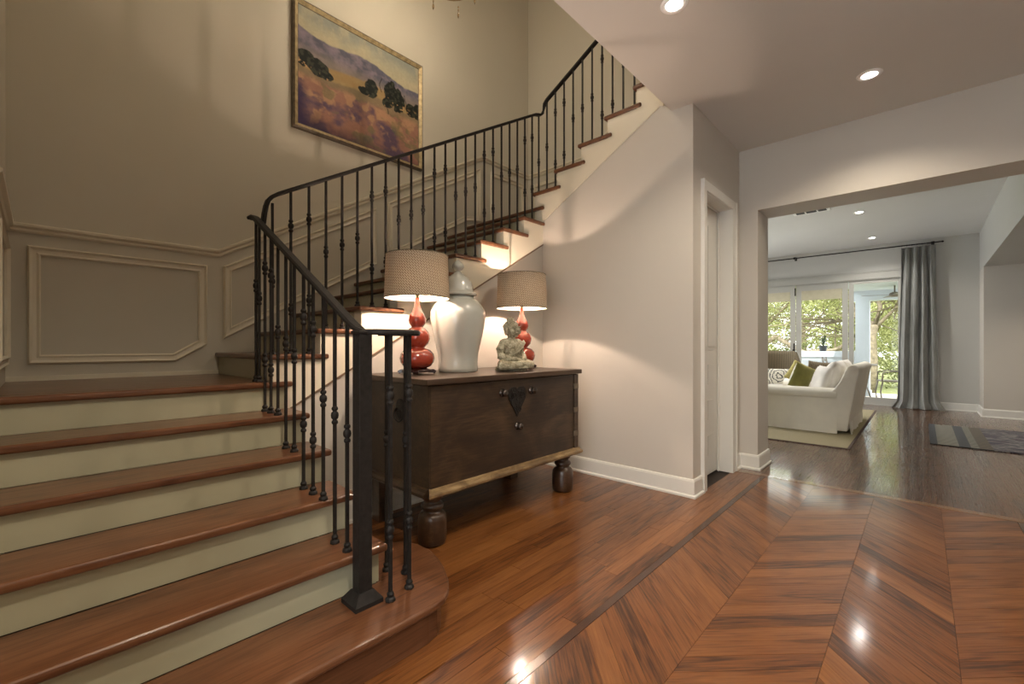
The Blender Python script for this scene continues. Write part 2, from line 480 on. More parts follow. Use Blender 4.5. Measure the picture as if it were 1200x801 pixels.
class MB:
    def __init__(self):
        self.v = []; self.f = []; self.s = []; self.uv = None
    def add(self, vs, fs, smooth=False):
        n = len(self.v)
        self.v += [tuple(p) for p in vs]
        self.f += [tuple(i + n for i in f) for f in fs]
        self.s += [smooth] * len(fs)
        return self
    def box(self, x0, x1, y0, y1, z0, z1):
        vs = [(x0, y0, z0), (x1, y0, z0), (x1, y1, z0), (x0, y1, z0), (x0, y0, z1), (x1, y0, z1), (x1, y1, z1), (x0, y1, z1)]
        fs = [(0, 3, 2, 1), (4, 5, 6, 7), (0, 1, 5, 4), (1, 2, 6, 5), (2, 3, 7, 6), (3, 0, 4, 7)]
        return self.add(vs, fs)
    def prism(self, poly, fn, a, b):
        """polygon (2-D) extruded; fn(p, q, t) -> 3-D point, t in (a, b)"""
        n = len(poly)
        vs = [fn(p, q, a) for p, q in poly] + [fn(p, q, b) for p, q in poly]
        fs = [tuple(range(n)), tuple(range(2 * n - 1, n - 1, -1))]
        fs += [(i, i + n, (i + 1) % n + n, (i + 1) % n) for i in range(n)]
        return self.add(vs, fs)
    def lathe(self, prof, seg=24, c=(0, 0, 0), smooth=True):
        """prof: list of (radius, z)"""
        vs = []; fs = []
        for r, z in prof:
            for k in range(seg):
                a = 2 * PI * k / seg
                vs.append((c[0] + r * math.cos(a), c[1] + r * math.sin(a), c[2] + z))
        for i in range(len(prof) - 1):
            for k in range(seg):
                k2 = (k + 1) % seg
                fs.append((i * seg + k, i * seg + k2, (i + 1) * seg + k2, (i + 1) * seg + k))
        m = len(prof) - 1
        self.add(vs, fs, smooth)
        self.add([vs[k] for k in range(seg)][::-1], [tuple(range(seg))])
        self.add([vs[m * seg + k] for k in range(seg)], [tuple(range(seg))])
        return self
    def sweep(self, path, prof, up=(0, 0, 1), closed=False, smooth=False, radii=None):
        """prof: list of (side, up) offsets swept along path"""
        n = len(path); k = len(prof)
        P = [Vector(p) for p in path]
        rings = []
        for i, p in enumerate(P):
            if closed:
                d0 = (P[i] - P[i - 1]).normalized(); d1 = (P[(i + 1) % n] - P[i]).normalized()
            else:
                d0 = (P[i] - P[i - 1]).normalized() if i else (P[1] - P[0]).normalized()
                d1 = (P[i + 1] - P[i]).normalized() if i < n - 1 else d0
            t = (d0 + d1)
            t = t.normalized() if t.length > 1e-6 else d1
            u = Vector(up)
            s = t.cross(u)
            if s.length < 1e-3:
                s = t.cross(Vector((0.3, 1, 0)))
            s.normalize()
            w = s.cross(t).normalized()
            cs = max(0.4, abs(t.dot(d1)))
            r = radii[i] if radii else 1.0
            # mitre: widen in the plane of the bend
            bend = (d1 - d0)
            for a, b in prof:
                off = s * (a * r) + w * (b * r)
                if bend.length > 1e-4:
                    bn = bend.normalized()
                    comp = off.dot(bn)
                    off += bn * comp * (1 / cs - 1)
                rings.append(tuple(p + off))
        fs = []
        for i in range(n if closed else n - 1):
            for j in range(k):
                j2 = (j + 1) % k; i2 = (i + 1) % n
                fs.append((i * k + j, i * k + j2, i2 * k + j2, i2 * k + j))
        if not closed:
            fs.append(tuple(range(k - 1, -1, -1)))
            fs.append(tuple((n - 1) * k + j for j in range(k)))
        return self.add(rings, fs, smooth)
    def tube(self, path, r, seg=8, radii=None, closed=False):
        prof = [(math.cos(2 * PI * j / seg) * r, math.sin(2 * PI * j / seg) * r) for j in range(seg)]
        return self.sweep(path, prof, smooth=True, radii=radii, closed=closed)
    def ball(self, c, rx, ry=None, rz=None, seg=16, rings=10, rot=None):
        ry = ry or rx; rz = rz or rx
        vs = []; fs = []
        for i in range(rings + 1):
            th = PI * i / rings
            for k in range(seg):
                a = 2 * PI * k / seg
                p = Vector((rx * math.sin(th) * math.cos(a), ry * math.sin(th) * math.sin(a), -rz * math.cos(th)))
                if rot: p = rot @ p
                vs.append((c[0] + p.x, c[1] + p.y, c[2] + p.z))
        for i in range(rings):
            for k in range(seg):
                k2 = (k + 1) % seg
                fs.append((i * seg + k, i * seg + k2, (i + 1) * seg + k2, (i + 1) * seg + k))
        return self.add(vs, fs, True)
    def mesh(self, name, mat, fix=True):
        me = bpy.data.meshes.new(name)
        me.from_pydata(self.v, [], self.f)
        me.polygons.foreach_set('use_smooth', self.s)
        if fix:
            bm = bmesh.new(); bm.from_mesh(me)
            bmesh.ops.remove_doubles(bm, verts=bm.verts, dist=1e-5)
            bmesh.ops.recalc_face_normals(bm, faces=bm.faces)
            bm.to_mesh(me); bm.free()
        if mat is not None:
            me.materials.append(mat)
        me.update()
        return me
    def build(self, name, mat, parent=None, bevel=0.0, seg=2, fix=True, loc=None, rot=None):
        o = bpy.data.objects.new(name, self.mesh(name, mat, fix))
        if loc: o.location = loc
        if rot: o.rotation_euler = rot
        link(o, parent)
        if bevel:
            md = o.modifiers.new('bevel', 'BEVEL')
            md.width = bevel; md.segments = seg; md.limit_method = 'ANGLE'; md.angle_limit = math.radians(40)
        return o

def struct(name, mb, mat, parent=None, **kw):
    o = mb.build(name, mat, parent, **kw)
    if parent is None:
        o['kind'] = 'structure'
    return o
fYZ = lambda x: None
def onX(x0, x1):
    return (lambda p, q, t: (t, p, q)), x0, x1
def onY(y0, y1):
    return (lambda p, q, t: (p, t, q)), y0, y1
def onZ(z0, z1):
    return (lambda p, q, t: (p, q, t)), z0, z1

# ------------------------------------------------------------------ room shell
R_ = 0.17            # riser height
XW = -4.15           # stairwell's left wall
XS = -2.95           # face of the wall under the middle flight
YA = 3.65            # face of the wall under the upper flight
NX = {k: -1.787 - 0.2818 * (k - 2) for k in range(2, 7)}; NX[1] = -1.475
NY = {k: 0.96 + 0.2945 * (k - 7) for k in range(7, 17)}
N3 = {k: -3.08 + 0.2955 * (k - 17) for k in range(17, 22)}
low2 = lambda y: 1.28 + 0.576 * (y - 1.85)
low3 = lambda x: 2.58 + 0.576 * (x + 2.926)

fl = MB().box(-5.3, 3.6, -1.8, 12.0, -0.12, -0.013)
floor = struct('floor', fl, M['dark_gap'])

wl = struct('wall_left', MB().box(XW - 0.15, XW, -0.3, 5.0, 0, 6.3), M['wall_warm_lit'])
ws = struct('wall_front_left', MB().box(XW, -1.3, -0.28, -0.14, 0, 6.3), M['wall_warm_lit'])
struct('wall_entry_side', MB().box(-1.42, -1.3, -1.75, -0.28, 0, 3.23), M['wall'])
we = MB().box(-1.42, -1.0, -1.75, -1.6, 0, 3.23).box(1.1, 2.42, -1.75, -1.6, 0, 3.23).box(-1.0, 1.1, -1.75, -1.6, 2.7, 3.23)
struct('wall_front', we, M['wall'])
struct('wall_right', MB().box(2.3, 2.42, -1.6, 4.9, 0, 3.23), M['wall'])
wb = struct('wall_back', MB().box(XW, -1.5, 4.8, 4.9, 0, 6.3).box(-1.5, 1.0, 4.8, 4.9, 3.45, 6.3), M['wall_warm_lit'])
struct('wall_upper_hall_right', MB().box(1.0, 1.1, -0.28, 4.9, 3.45, 6.3), M['wall'])
struct('wall_upper_hall_front', MB().box(-1.3, 1.0, -0.28, -0.14, 3.45, 6.3), M['wall'])
struct('ceiling_stairwell', MB().box(XW - 0.1, 1.1, -0.3, 5.0, 6.3, 6.4), M['ceiling'])
cl = MB().box(-1.55, 2.42, -0.28, YA, 3.23, 3.45).box(-1.42, 2.42, -1.75, -0.28, 3.23, 3.45).box(-1.5, 2.42, YA, 4.9, 3.23, 3.45)
ceil = struct('ceiling', cl, M['ceiling'])

# wall under the middle flight, and under the upper flight
fX, a, b = onX(XS - 0.1, XS)
poly = [(0.99, 0), (YA, 0), (YA, low2(YA)), (0.99, low2(0.99))]
wm = struct('wall_under_stairs', MB().prism(poly, fX, a, b), M['wall'])
fY, a, b = onY(YA, YA + 0.12)
poly = [(XS, 0), (-1.37, 0), (-1.37, 3.3), (-1.62, 3.3), (-1.66, low3(-1.66)), (XS, low3(XS))]
wa = struct('wall_middle', MB().prism(poly, fY, a, b), M['wall'])
# wall with the narrow door
wd = MB().box(-1.5, -1.37, YA + 0.12, 3.91, 0, 3.23).box(-1.5, -1.37, 4.62, 4.9, 0, 3.23).box(-1.5, -1.37, 3.91, 4.62, 2.58, 3.23)
wdo = struct('wall_door', wd, M['wall'])
struct('wall_closet', MB().box(-2.3, -2.2, YA + 0.12, 4.8, 0, 2.7), M['wall'])
# wall with the wide opening
wo = MB().box(-5.3, -1.2, 4.9, 5.3, 0, 3.45).box(-1.2, 2.42, 4.9, 5.3, 2.60, 3.45).box(2.1, 3.6, 4.9, 5.3, 0, 2.60)
woo = struct('wall_opening', wo, M['wall'])

# far room
struct('wall_far_left', MB().box(-5.3, -5.2, 5.3, 7.0, 0, 3.45).box(-5.3, -5.2, 11.0, 12.1, 0, 3.45).box(-5.3, -5.2, 7.0, 11.0, 0, 0.5).box(-5.3, -5.2, 7.0, 11.0, 2.7, 3.45), M['wall_cool'])
wn1 = MB()
for y in (7.0, 8.31, 9.63, 10.95):
    wn1.box(-5.29, -5.21, y, y + 0.05, 0.5, 2.7)
w1 = struct('added_window_1', wn1.box(-5.29, -5.21, 7.0, 11.0, 0.5, 0.56).box(-5.29, -5.21, 7.0, 11.0, 2.64, 2.7), M['trim_white'])  # unseen window, added to bring daylight into the far room
MB().box(-5.255, -5.248, 7.05, 10.95, 0.56, 2.64).build('pane', M['glass'], w1)
wf = MB().box(-5.2, -4.12, 11.95, 12.1, 0, 3.4).box(-0.24, 0.85, 11.95, 12.1, 0, 3.4).box(-4.12, -0.24, 11.95, 12.1, 2.66, 3.4)
wfo = struct('wall_far', wf, M['wall_cool'])
wr = struct('wall_far_right', MB().box(0.79, 3.6, 11.2, 12.1, 0, 2.62), M['wall'])
struct('wall_side_room', MB().box(3.5, 3.6, 5.3, 11.2, 0, 2.62), M['wall'])
struct('trim_soffit_beam', MB().box(0.79, 3.6, 5.3, 12.1, 2.62, 3.45), M['wall_cool'])
struct('ceiling_far', MB().box(-5.3, 0.85, 5.3, 12.1, 3.35, 3.5), M['ceiling_cool'])

# base boards
def baseboard(name, pts, side_up=0.15, mat='trim_white'):
    """swept along floor points; the board lies to the right of the walking direction"""
    m = MB()
    prof = [(0, 0), (0.030, 0), (0.030, 0.016), (0.018, 0.026), (0.016, side_up - 0.02), (0.010, side_up - 0.004), (0, side_up)]
    m.sweep([(x, y, 0) for x, y in pts], prof)
    o = struct(name, m, M[mat])
    return o
baseboard('baseboard_middle', [(XS, YA), (-1.37, YA), (-1.37, 3.82)])
baseboard('baseboard_pier', [(-1.37, 4.74), (-1.37, 4.9), (-1.2, 4.9), (-1.2, 5.3), (-5.2, 5.3)])
baseboard('baseboard_under_stairs', [(XS, 1.42), (XS, YA)])
baseboard('baseboard_far', [(-0.24, 11.95), (0.79, 11.95), (0.79, 11.2), (3.5, 11.2)])
baseboard('baseboard_right', [(2.3, 4.9), (2.3, -1.6)])

# mouldings on the stairwell walls
cham = [(0, -0.028), (0.012, -0.028), (0.020, -0.018), (0.016, -0.004), (0.034, 0.008), (0.036, 0.022), (0.026, 0.030), (0, 0.030)]
pm = [(-0.030, 0), (-0.030, 0.012), (-0.020, 0.026), (-0.006, 0.014), (0.010, 0.012), (0.022, 0.018), (0.030, 0.010), (0.030, 0)]
def on_left(pts):
    return [(XW, y, z) for y, z in pts]
zr, zr2 = 1.985, 3.655
mp_ = MB().sweep(on_left([(-0.14, zr), (0.985, zr), (3.885, zr2), (4.8, zr2)]), [(a, b) for a, b in cham])
mp_.build('chair_rail', M['trim'], wl)
def panel(parent, pts, f):
    """closed ring of panel moulding; profile as (in-plane, out-of-wall)"""
    n = len(pts); m = MB(); ring = []
    for i in range(n):
        p0, p1, p2 = Vector(pts[i - 1]), Vector(pts[i]), Vector(pts[(i + 1) % n])
        d0 = (p1 - p0).normalized(); d1 = (p2 - p1).normalized()
        n0 = Vector((-d0.y, d0.x)); n1 = Vector((-d1.y, d1.x))
        mt = (n0 + n1).normalized(); sc = 1 / max(0.3, mt.dot(n1))
        for a, b in pm:
            q = p1 + mt * (a * sc)
            ring.append(f(q.x, q.y, b))
    k = len(pm); fs = []
    for i in range(n):
        for j in range(k):
            fs.append((i * k + j, i * k + (j + 1) % k, ((i + 1) % n) * k + (j + 1) % k, ((i + 1) % n) * k + j))
    m.add(ring, fs)
    return m.build('panel_moulding', M['trim'], parent)
fl_ = lambda p, q, t: (XW + t, p, q)
s2 = 0.578
panel(wl, [(-0.02, 1.155), (0.70, 1.155), (0.88, 1.27), (0.88, 1.85), (-0.02, 1.85)], fl_)
panel(wl, [(1.05, 1.35), (2.36, 1.35 + 1.31 * s2), (2.36, 1.85 + 1.34 * s2), (1.05, 1.87)], fl_)
panel(wl, [(2.55, 2.21), (3.60, 2.21 + 1.05 * s2), (3.83, 2.86), (3.83, 3.47), (2.55, 2.74)], fl_)
panel(wl, [(4.07, 2.86), (4.68, 2.86), (4.68, 3.50), (4.07, 3.50)], fl_)
MB().box(XW, XW + 0.02, -0.14, 0.985, 1.02, 1.05).build('skirting', M['trim'], wl)
MB().box(XW, XW + 0.02, 3.65, 4.8, 2.72, 2.75).build('skirting', M['trim'], wl)
fb_ = lambda p, q, t: (p, 4.8 - t, q)
mb = MB().sweep([(XW, 4.8, zr2), (-3.2, 4.8, zr2), (-1.6, 4.8, zr2 + 1.6 * 0.576)], cham)
mb.build('chair_rail', M['trim'], wb)
panel(wb, [(-4.03, 2.86), (-3.3, 2.86), (-3.3, 3.50), (-4.03, 3.50)][::-1], fb_)
fs_ = lambda p, q, t: (p, -0.14 + t, q)
MB().sweep([(-2.9, -0.14, zr), (XW, -0.14, zr)], cham).build('chair_rail', M['trim'], ws)
panel(ws, [(-4.03, 1.155), (-3.1, 1.155), (-3.1, 1.85), (-4.03, 1.85)][::-1], fs_)

# bead under the stair stringers; the middle flight's is coloured as a shadow line
MB().sweep([(XS, 1.0, low2(1.0)), (XS, YA, low2(YA))], [(0, -0.006), (0.010, -0.006), (0.010, 0.006), (0, 0.006)]).build('bead_moulding', M['shadow_strip'], wm)
MB().sweep([(XS, YA, low3(XS)), (-1.66, YA, low3(-1.66))], [(0, -0.008), (0.009, -0.008), (0.009, 0.008), (0, 0.008)]).build('bead_moulding', M['trim'], wa)

# door_1 : narrow panelled closet door with its casing
d1 = struct('door_1', MB().box(-1.535, -1.495, 3.925, 4.605, 0.012, 2.565), M['trim_white'])
def raised(parent, y0, y1, z0, z1, x=-1.495):
    o = MB()
    o.box(x - 0.001, x + 0.004, y0, y1, z0, z1)
    o.box(x, x + 0.010, y0 + 0.035, y1 - 0.035, z0 + 0.035, z1 - 0.035)
    return o.build('door_panel', M['trim_white'], parent, bevel=0.004)
for z0, z1 in [(0.16, 0.42), (0.50, 0.76), (0.84, 1.10), (1.20, 2.42)]:
    for y0, y1 in [(4.02, 4.23), (4.30, 4.51)]:
        raised(d1, y0, y1, z0, z1)
cs = MB()
cs.box(-1.37, -1.348, 3.825, 3.91, 0, 2.66).box(-1.37, -1.348, 4.62, 4.735, 0, 2.66).box(-1.37, -1.348, 3.91, 4.62, 2.58, 2.66)
cs.box(-1.348, -1.340, 3.825, 3.845, 0, 2.66).box(-1.348, -1.340, 4.715, 4.735, 0, 2.66)
cs.box(-1.50, -1.37, 3.90, 3.912, 0, 2.58).box(-1.50, -1.37, 4.618, 4.63, 0, 2.58).box(-1.50, -1.37, 3.91, 4.62, 2.575, 2.59)
cs.box(-1.49, -1.475, 3.912, 3.93, 0, 2.575).box(-1.49, -1.475, 4.60, 4.618, 0, 2.575).box(-1.49, -1.475, 3.91, 4.62, 2.56, 2.575)
cs.build('door_casing', M['trim_white'], d1)

# unseen glazed entry pair, added behind the camera to let daylight in
e1 = MB()
for x in (-1.0, -0.3, 0.35, 1.05):
    e1.box(x, x + 0.05, -1.70, -1.65, 0, 2.7)
e1.box(-1.0, 1.1, -1.70, -1.65, 2.62, 2.7).box(-1.0, 1.1, -1.70, -1.65, 2.20, 2.28).box(-1.0, 1.1, -1.70, -1.65, 0, 0.2)
eo = struct('door_2', e1, M['trim_white'])
MB().box(-0.98, 1.08, -1.68, -1.672, 0.2, 2.65).build('pane', M['glass'], eo)

# far glass doors: four leaves in a head and sill
leafx = [-4.10, -3.125, -2.14, -1.165, -0.26]
hd = MB().box(-4.20, -0.16, 11.92, 11.955, 2.655, 2.80).box(-4.22, -0.14, 11.905, 11.955, 2.79, 2.82).box(-4.12, -0.24, 11.93, 12.06, 2.64, 2.66)
hd.box(-0.26, -0.16, 11.92, 11.955, 0, 2.655).box(-4.20, -4.10, 11.92, 11.955, 0, 2.655).box(-4.12, -0.24, 11.95, 12.1, 0, 0.02)
struct('trim_1', hd, M['sash'])
for i in range(4):
    x0, x1 = leafx[i] + 0.008, leafx[i + 1] - 0.008
    zb, st = (0.16, 0.10)
    if i == 3: st = 0.085
    zt = 2.57 if i == 3 else 2.50
    m = MB().box(x0, x0 + st, 11.965, 12.01, 0.02, 2.64).box(x1 - st, x1, 11.965, 12.01, 0.02, 2.64)
    m.box(x0 + st, x1 - st, 11.965, 12.01, 0.02, zb).box(x0 + st, x1 - st, 11.965, 12.01, zt, 2.64)
    w = struct('door_%d' % (i + 3), m, M['sash'])
    MB().box(x0 + st, x1 - st, 11.984, 11.990, zb, zt).build('pane', M['glass'], w)
    if i < 3:
        bm_ = MB()
        for k in range(4):
            bm_.box(x0 + st + 0.005, x1 - st - 0.005, 11.972 - 0.004 * k, 11.980, zt - 0.055 * (k + 1), zt - 0.055 * k + 0.004)
        bm_.build('roman_blind', M['shade_blind'], w)
    if i == 1:
        MB().box(x1 - 0.035, x1 - 0.012, 11.945, 11.965, 1.10, 1.30).box(x1 - 0.05, x1 - 0.0, 11.935, 11.948, 1.12, 1.16).build('handle', M['iron'], w)
        MB().box(x1 - 0.012, x1 + 0.012, 11.955, 11.966, 2.40, 2.58).build('hinge', M['iron'], w)

# ------------------------------------------------------------------ floor boards
import numpy as np
def board_mesh(quad, z0, z1, ang, name='plank', mat=None):
    """four floor points (counter-clockwise); grain runs at angle ang"""
    vs = [(x, y, z0) for x, y in quad] + [(x, y, z1) for x, y in quad]
    n = len(quad)
    fs = [tuple(range(n, 2 * n))] + [(i, (i + 1) % n, (i + 1) % n + n, i + n) for i in range(n)]
    me = bpy.data.meshes.new(name)
    me.from_pydata(vs, [], fs)
    uv = me.uv_layers.new(name='UVMap')
    ca_, sa_ = math.cos(ang), math.sin(ang)
    ou, ov = random.uniform(0, 40), random.uniform(0, 40)
    k = 0
    for p in me.polygons:
        for vi in p.vertices:
            x, y, z = me.vertices[vi].co
            uv.data[k].uv = (x * ca_ + y * sa_ + ou, -x * sa_ + y * ca_ + z + ov)
            k += 1
    at = me.attributes.new('tone', 'FLOAT', 'FACE')
    t = min(1, max(0, random.gauss(0.5, 0.22)))
    for p in range(len(me.polygons)):
        at.data[p].value = t
    if mat is not None: me.materials.append(mat)
    return me

def clip_quad(poly, x0, x1, y0, y1):
    def cut(pts, f, inter):
        out = []
        for i in range(len(pts)):
            a, b = pts[i - 1], pts[i]
            ia, ib = f(a), f(b)
            if ib:
                if not ia: out.append(inter(a, b))
                out.append(b)
            elif ia: out.append(inter(a, b))
        return out
    lx = lambda X: (lambda a, b: (X, a[1] + (b[1] - a[1]) * (X - a[0]) / (b[0] - a[0])))
    ly = lambda Y: (lambda a, b: (a[0] + (b[0] - a[0]) * (Y - a[1]) / (b[1] - a[1]), Y))
    for f, g in ((lambda p: p[0] >= x0, lx(x0)), (lambda p: p[0] <= x1, lx(x1)), (lambda p: p[1] >= y0, ly(y0)), (lambda p: p[1] <= y1, ly(y1))):
        if len(poly) < 3: return []
        poly = cut(poly, f, g)
    return poly

G = 0.0007
boards = []     # (polygon, grain angle, material)
def rows_along_y(x0, x1, ylim, w=0.083, mat='oak', lmin=0.6, lmax=1.5):
    x = x0
    n = max(1, round((x1 - x0) / w)); w = (x1 - x0) / n
    for i in range(n):
        a = x0 + i * w
        for (y0, y1) in ylim(a + w / 2):
            y = y0 - random.uniform(0, 0.6)
            while y < y1:
                l = random.uniform(lmin, lmax)
                ya, yb = max(y, y0), min(y + l, y1)
                if y1 - yb < 0.15: yb = y1; l = yb - y + 0.01
                if yb - ya > 0.03:
                    boards.append(([(a + G, ya + G), (a + w - G, ya + G), (a + w - G, yb - G), (a + G, yb - G)], PI / 2, mat))
                y += l
rows_along_y(XS, -1.372, lambda x: [(1.06 if x < -1.56 else -0.9, YA)])
rows_along_y(-1.372, -1.127, lambda x: [(-0.9, 4.70)])
rows_along_y(0.535, 2.3, lambda x: [(-0.2, 4.70)])
seams = [-1.085, -0.695, -0.285, 0.108, 0.495]
for i in range(4):
    xa, xb = seams[i], seams[i + 1]
    s = -1 if i % 2 == 0 else 1
    dy = 0.118
    y = -0.6
    while y < 5.4:
        q = [(xa + G, y + G), (xb - G, y + s * (xb - xa) + G), (xb - G, y + s * (xb - xa) + dy - G), (xa + G, y + dy - G)]
        q = clip_quad(q, -9, 9, -0.4, 4.70)
        if len(q) >= 3:
            boards.append((q, s * PI / 4, 'oak'))
        y += dy
far = []
keep = boards; boards = far
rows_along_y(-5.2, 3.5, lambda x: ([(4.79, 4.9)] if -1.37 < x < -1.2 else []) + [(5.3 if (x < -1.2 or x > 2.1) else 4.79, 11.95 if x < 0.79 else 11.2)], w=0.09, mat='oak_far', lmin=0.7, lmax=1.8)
boards = keep

ca0, sa0 = 480 / math.hypot(480, 516), 0
aa = math.atan(480.0 / 516.0)
def screen(p):
    x, y = p
    d = -x * math.sin(aa) + y * math.cos(aa); r = x * math.cos(aa) + y * math.sin(aa)
    if d < 0.15: return None
    return (600 + 516 * r / d, 405 + 516 * 1.243 / d)
def shown(poly):
    """rough size in the photograph, 0 when it lies outside the frame"""
    S = [screen(p) for p in poly]
    if any(s is None for s in S): return 0
    us = [s[0] for s in S]; vs_ = [s[1] for s in S]
    if max(us) < 0 or min(us) > 1200 or min(vs_) > 801: return 0
    A = 0
    for i in range(len(S)):
        A += S[i - 1][0] * S[i][1] - S[i][0] * S[i - 1][1]
    return abs(A) / 2
ranked = sorted(boards, key=lambda b_: -shown(b_[0]))
single = [b_ for b_ in ranked[:298] if shown(b_[0]) > 60]
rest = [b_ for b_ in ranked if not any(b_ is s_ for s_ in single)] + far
for q, ang, mat in single:
    me = board_mesh(q, -0.012, random.uniform(-0.0004, 0.0), ang, 'plank', M[mat])
    link(bpy.data.objects.new('plank', me), floor)

def joined_boards(items, name, parent, mats):
    V = []; F = []; UV = []; T = []; MI = []
    for q, ang, mat in items:
        n = len(q); b0 = len(V)
        V += [(x, y, -0.012) for x, y in q] + [(x, y, 0.0) for x, y in q]
        fs = [tuple(range(n, 2 * n))] + [(i, (i + 1) % n, (i + 1) % n + n, i + n) for i in range(n)]
        ca_, sa_ = math.cos(ang), math.sin(ang)
        ou, ov = random.uniform(0, 40), random.uniform(0, 40); t = min(1, max(0, random.gauss(0.5, 0.22)))
        for f in fs:
            F.append(tuple(b0 + i for i in f)); T.append(t); MI.append(mats.index(mat))
            for i in f:
                x, y, z = V[b0 + i]
                UV += [x * ca_ + y * sa_ + ou, -x * sa_ + y * ca_ + z + ov]
    me = bpy.data.meshes.new(name)
    me.from_pydata(V, [], F)
    me.uv_layers.new(name='UVMap').data.foreach_set('uv', UV)
    me.attributes.new('tone', 'FLOAT', 'FACE').data.foreach_set('value', T)
    me.polygons.foreach_set('material_index', MI)
    for k in mats: me.materials.append(M[k])
    o = link(bpy.data.objects.new(name, me), parent)
    o['kind'] = 'stuff'
    return o
joined_boards(rest, 'distant_planks', floor, ['oak', 'oak_far'])
MB().box(-1.125, -1.087, -0.9, 4.70, -0.012, 0.0).build('inlay_strip', M['inlay'], floor)
MB().box(0.497, 0.533, -0.4, 4.70, -0.012, 0.0).build('inlay_strip', M['inlay'], floor)
MB().box(-1.37, 2.3, 4.702, 4.712, -0.012, 0.0).build('inlay_strip', M['inlay'], floor)
MB().box(-1.37, 2.3, 4.714, 4.788, -0.012, 0.001).build('threshold_strip', M['inlay_light'], floor)

# ------------------------------------------------------------------ staircase
stairs = empty('staircase', (-2.9, 1.0, 0))
tag(stairs, 'open staircase with polished oak treads and cream risers turning round two landings', 'staircase')
STO = Vector((-2.9, 1.0, 0))
def put(mb_mesh_obj):
    mb_mesh_obj.location = -STO if mb_mesh_obj.parent is stairs else mb_mesh_obj.location
    return mb_mesh_obj
def tread(poly, ztop, ang, name='tread', parent=None, th=0.035, mat='tread', bev=0.012, bottom=True):
    vs = [(x, y, ztop - th) for x, y in poly] + [(x, y, ztop) for x, y in poly]
    n = len(poly)
    fs = [tuple(range(n, 2 * n)), tuple(range(n - 1, -1, -1))] + [(i, (i + 1) % n, (i + 1) % n + n, i + n) for i in range(n)]
    me = bpy.data.meshes.new(name)
    me.from_pydata(vs, [], fs)
    uv = me.uv_layers.new(name='UVMap')
    ca_, sa_ = math.cos(ang), math.sin(ang)
    ou, ov = random.uniform(0, 40), random.uniform(0, 40)
    k = 0
    for p in me.polygons:
        for vi in p.vertices:
            x, y, z = me.vertices[vi].co
            uv.data[k].uv = (x * ca_ + y * sa_ + ou, -x * sa_ + y * ca_ + z + ov); k += 1
    at = me.attributes.new('tone', 'FLOAT', 'FACE')
    t = random.uniform(0.3, 0.6)
    for p in range(len(me.polygons)): at.data[p].value = t
    me.materials.append(M[mat])
    o = link(bpy.data.objects.new(name, me), parent or stairs)
    o.location = -STO
    if bev:
        md = o.modifiers.new('bevel', 'BEVEL'); md.width = bev; md.segments = 3
        md.limit_method = 'ANGLE'; md.angle_limit = math.radians(30)
    return o
def spart(mbx, name, mat, **kw):
    o = mbx.build(name, mat, stairs, **kw)
    o.location = -STO
    return o
YS0, YN = -0.14, 1.09
# starting step with a rounded end
curt = [(-1.475, YS0), (-1.475, 1.05), (-1.478, 1.12), (-1.495, 1.185), (-1.535, 1.24), (-1.60, 1.29), (-1.70, 1.345), (-1.80, 1.385), (-1.90, 1.41),
        (-2.0, 1.405), (-2.09, 1.37), (-2.14, 1.30), (-2.15, 1.20), (-2.15, 1.06), (-1.82, 1.06), (-1.82, YS0)]
o = tread(curt, R_, PI / 2)
inner = [(-1.505, YS0), (-1.505, 1.05), (-1.508, 1.11), (-1.522, 1.165), (-1.56, 1.215), (-1.62, 1.26), (-1.71, 1.315), (-1.81, 1.355), (-1.90, 1.38),
         (-1.995, 1.375), (-2.07, 1.345), (-2.11, 1.285), (-2.12, 1.20), (-2.12, 1.06), (-1.82, 1.06), (-1.82, YS0)]
tread(inner, R_ - 0.035, PI / 2, 'riser', th=R_ - 0.036, bev=0)
for k in range(2, 6):
    x0 = NX[k + 1] - 0.03
    tread([(x0, YS0), (NX[k], YS0), (NX[k], YN), (x0, YN)], R_ * k, PI / 2)
for k in range(2, 7):
    xr = NX[k] - 0.03
    spart(MB().box(xr - 0.02, xr, YS0, 1.058, R_ * (k - 1), R_ * k - 0.035), 'riser', M['riser'])
side = MB()
for k in range(2, 6):
    side.box(NX[k + 1] - 0.03, NX[k] - 0.052, 1.03, 1.058, 0.0, R_ * k - 0.035)
spart(side, 'skirt_board', M['riser'])
# lower landing
tread([(-3.02, YS0), (NX[6], YS0), (NX[6], 1.10), (XS + 0.003, 1.10), (XS + 0.003, 0.99), (-3.02, 0.99)], R_ * 6, PI / 2)
x = -3.02
while x > XW + 0.01:
    x2 = max(XW, x - 0.113)
    tread([(x2 + 0.0008, YS0), (x - 0.0008, YS0), (x - 0.0008, 0.99), (x2 + 0.0008, 0.99)], R_ * 6 - 0.0002, PI / 2, 'landing_board', bev=0)
    x = x2
# middle flight
for k in range(7, 16):
    y1 = NY[k + 1] + 0.03
    tread([(XW, NY[k]), (XS + 0.03, NY[k]), (XS + 0.03, y1 + 0.05), (XS + 0.002, y1 + 0.05), (XS + 0.002, y1), (XW, y1)], R_ * k, 0.0)
for k in range(7, 17):
    yr = NY[k] + 0.03
    spart(MB().box(XW, XS - 0.1, yr, yr + 0.02, R_ * (k - 1), R_ * k - 0.035), 'riser', M['riser'])
poly = [(0.99, low2(0.99)), (YA, low2(YA)), (YA, R_ * 16 - 0.035)]
for k in range(16, 6, -1):
    yr = NY[k] + 0.03
    poly += [(yr, R_ * k - 0.035), (yr, R_ * (k - 1) - 0.035)]
fX, a, b = onX(XS - 0.1, XS + 0.004)
spart(MB().prism(poly[:-1] + [(0.99, R_ * 6 - 0.035)], fX, a, b), 'stringer', M['trim'])
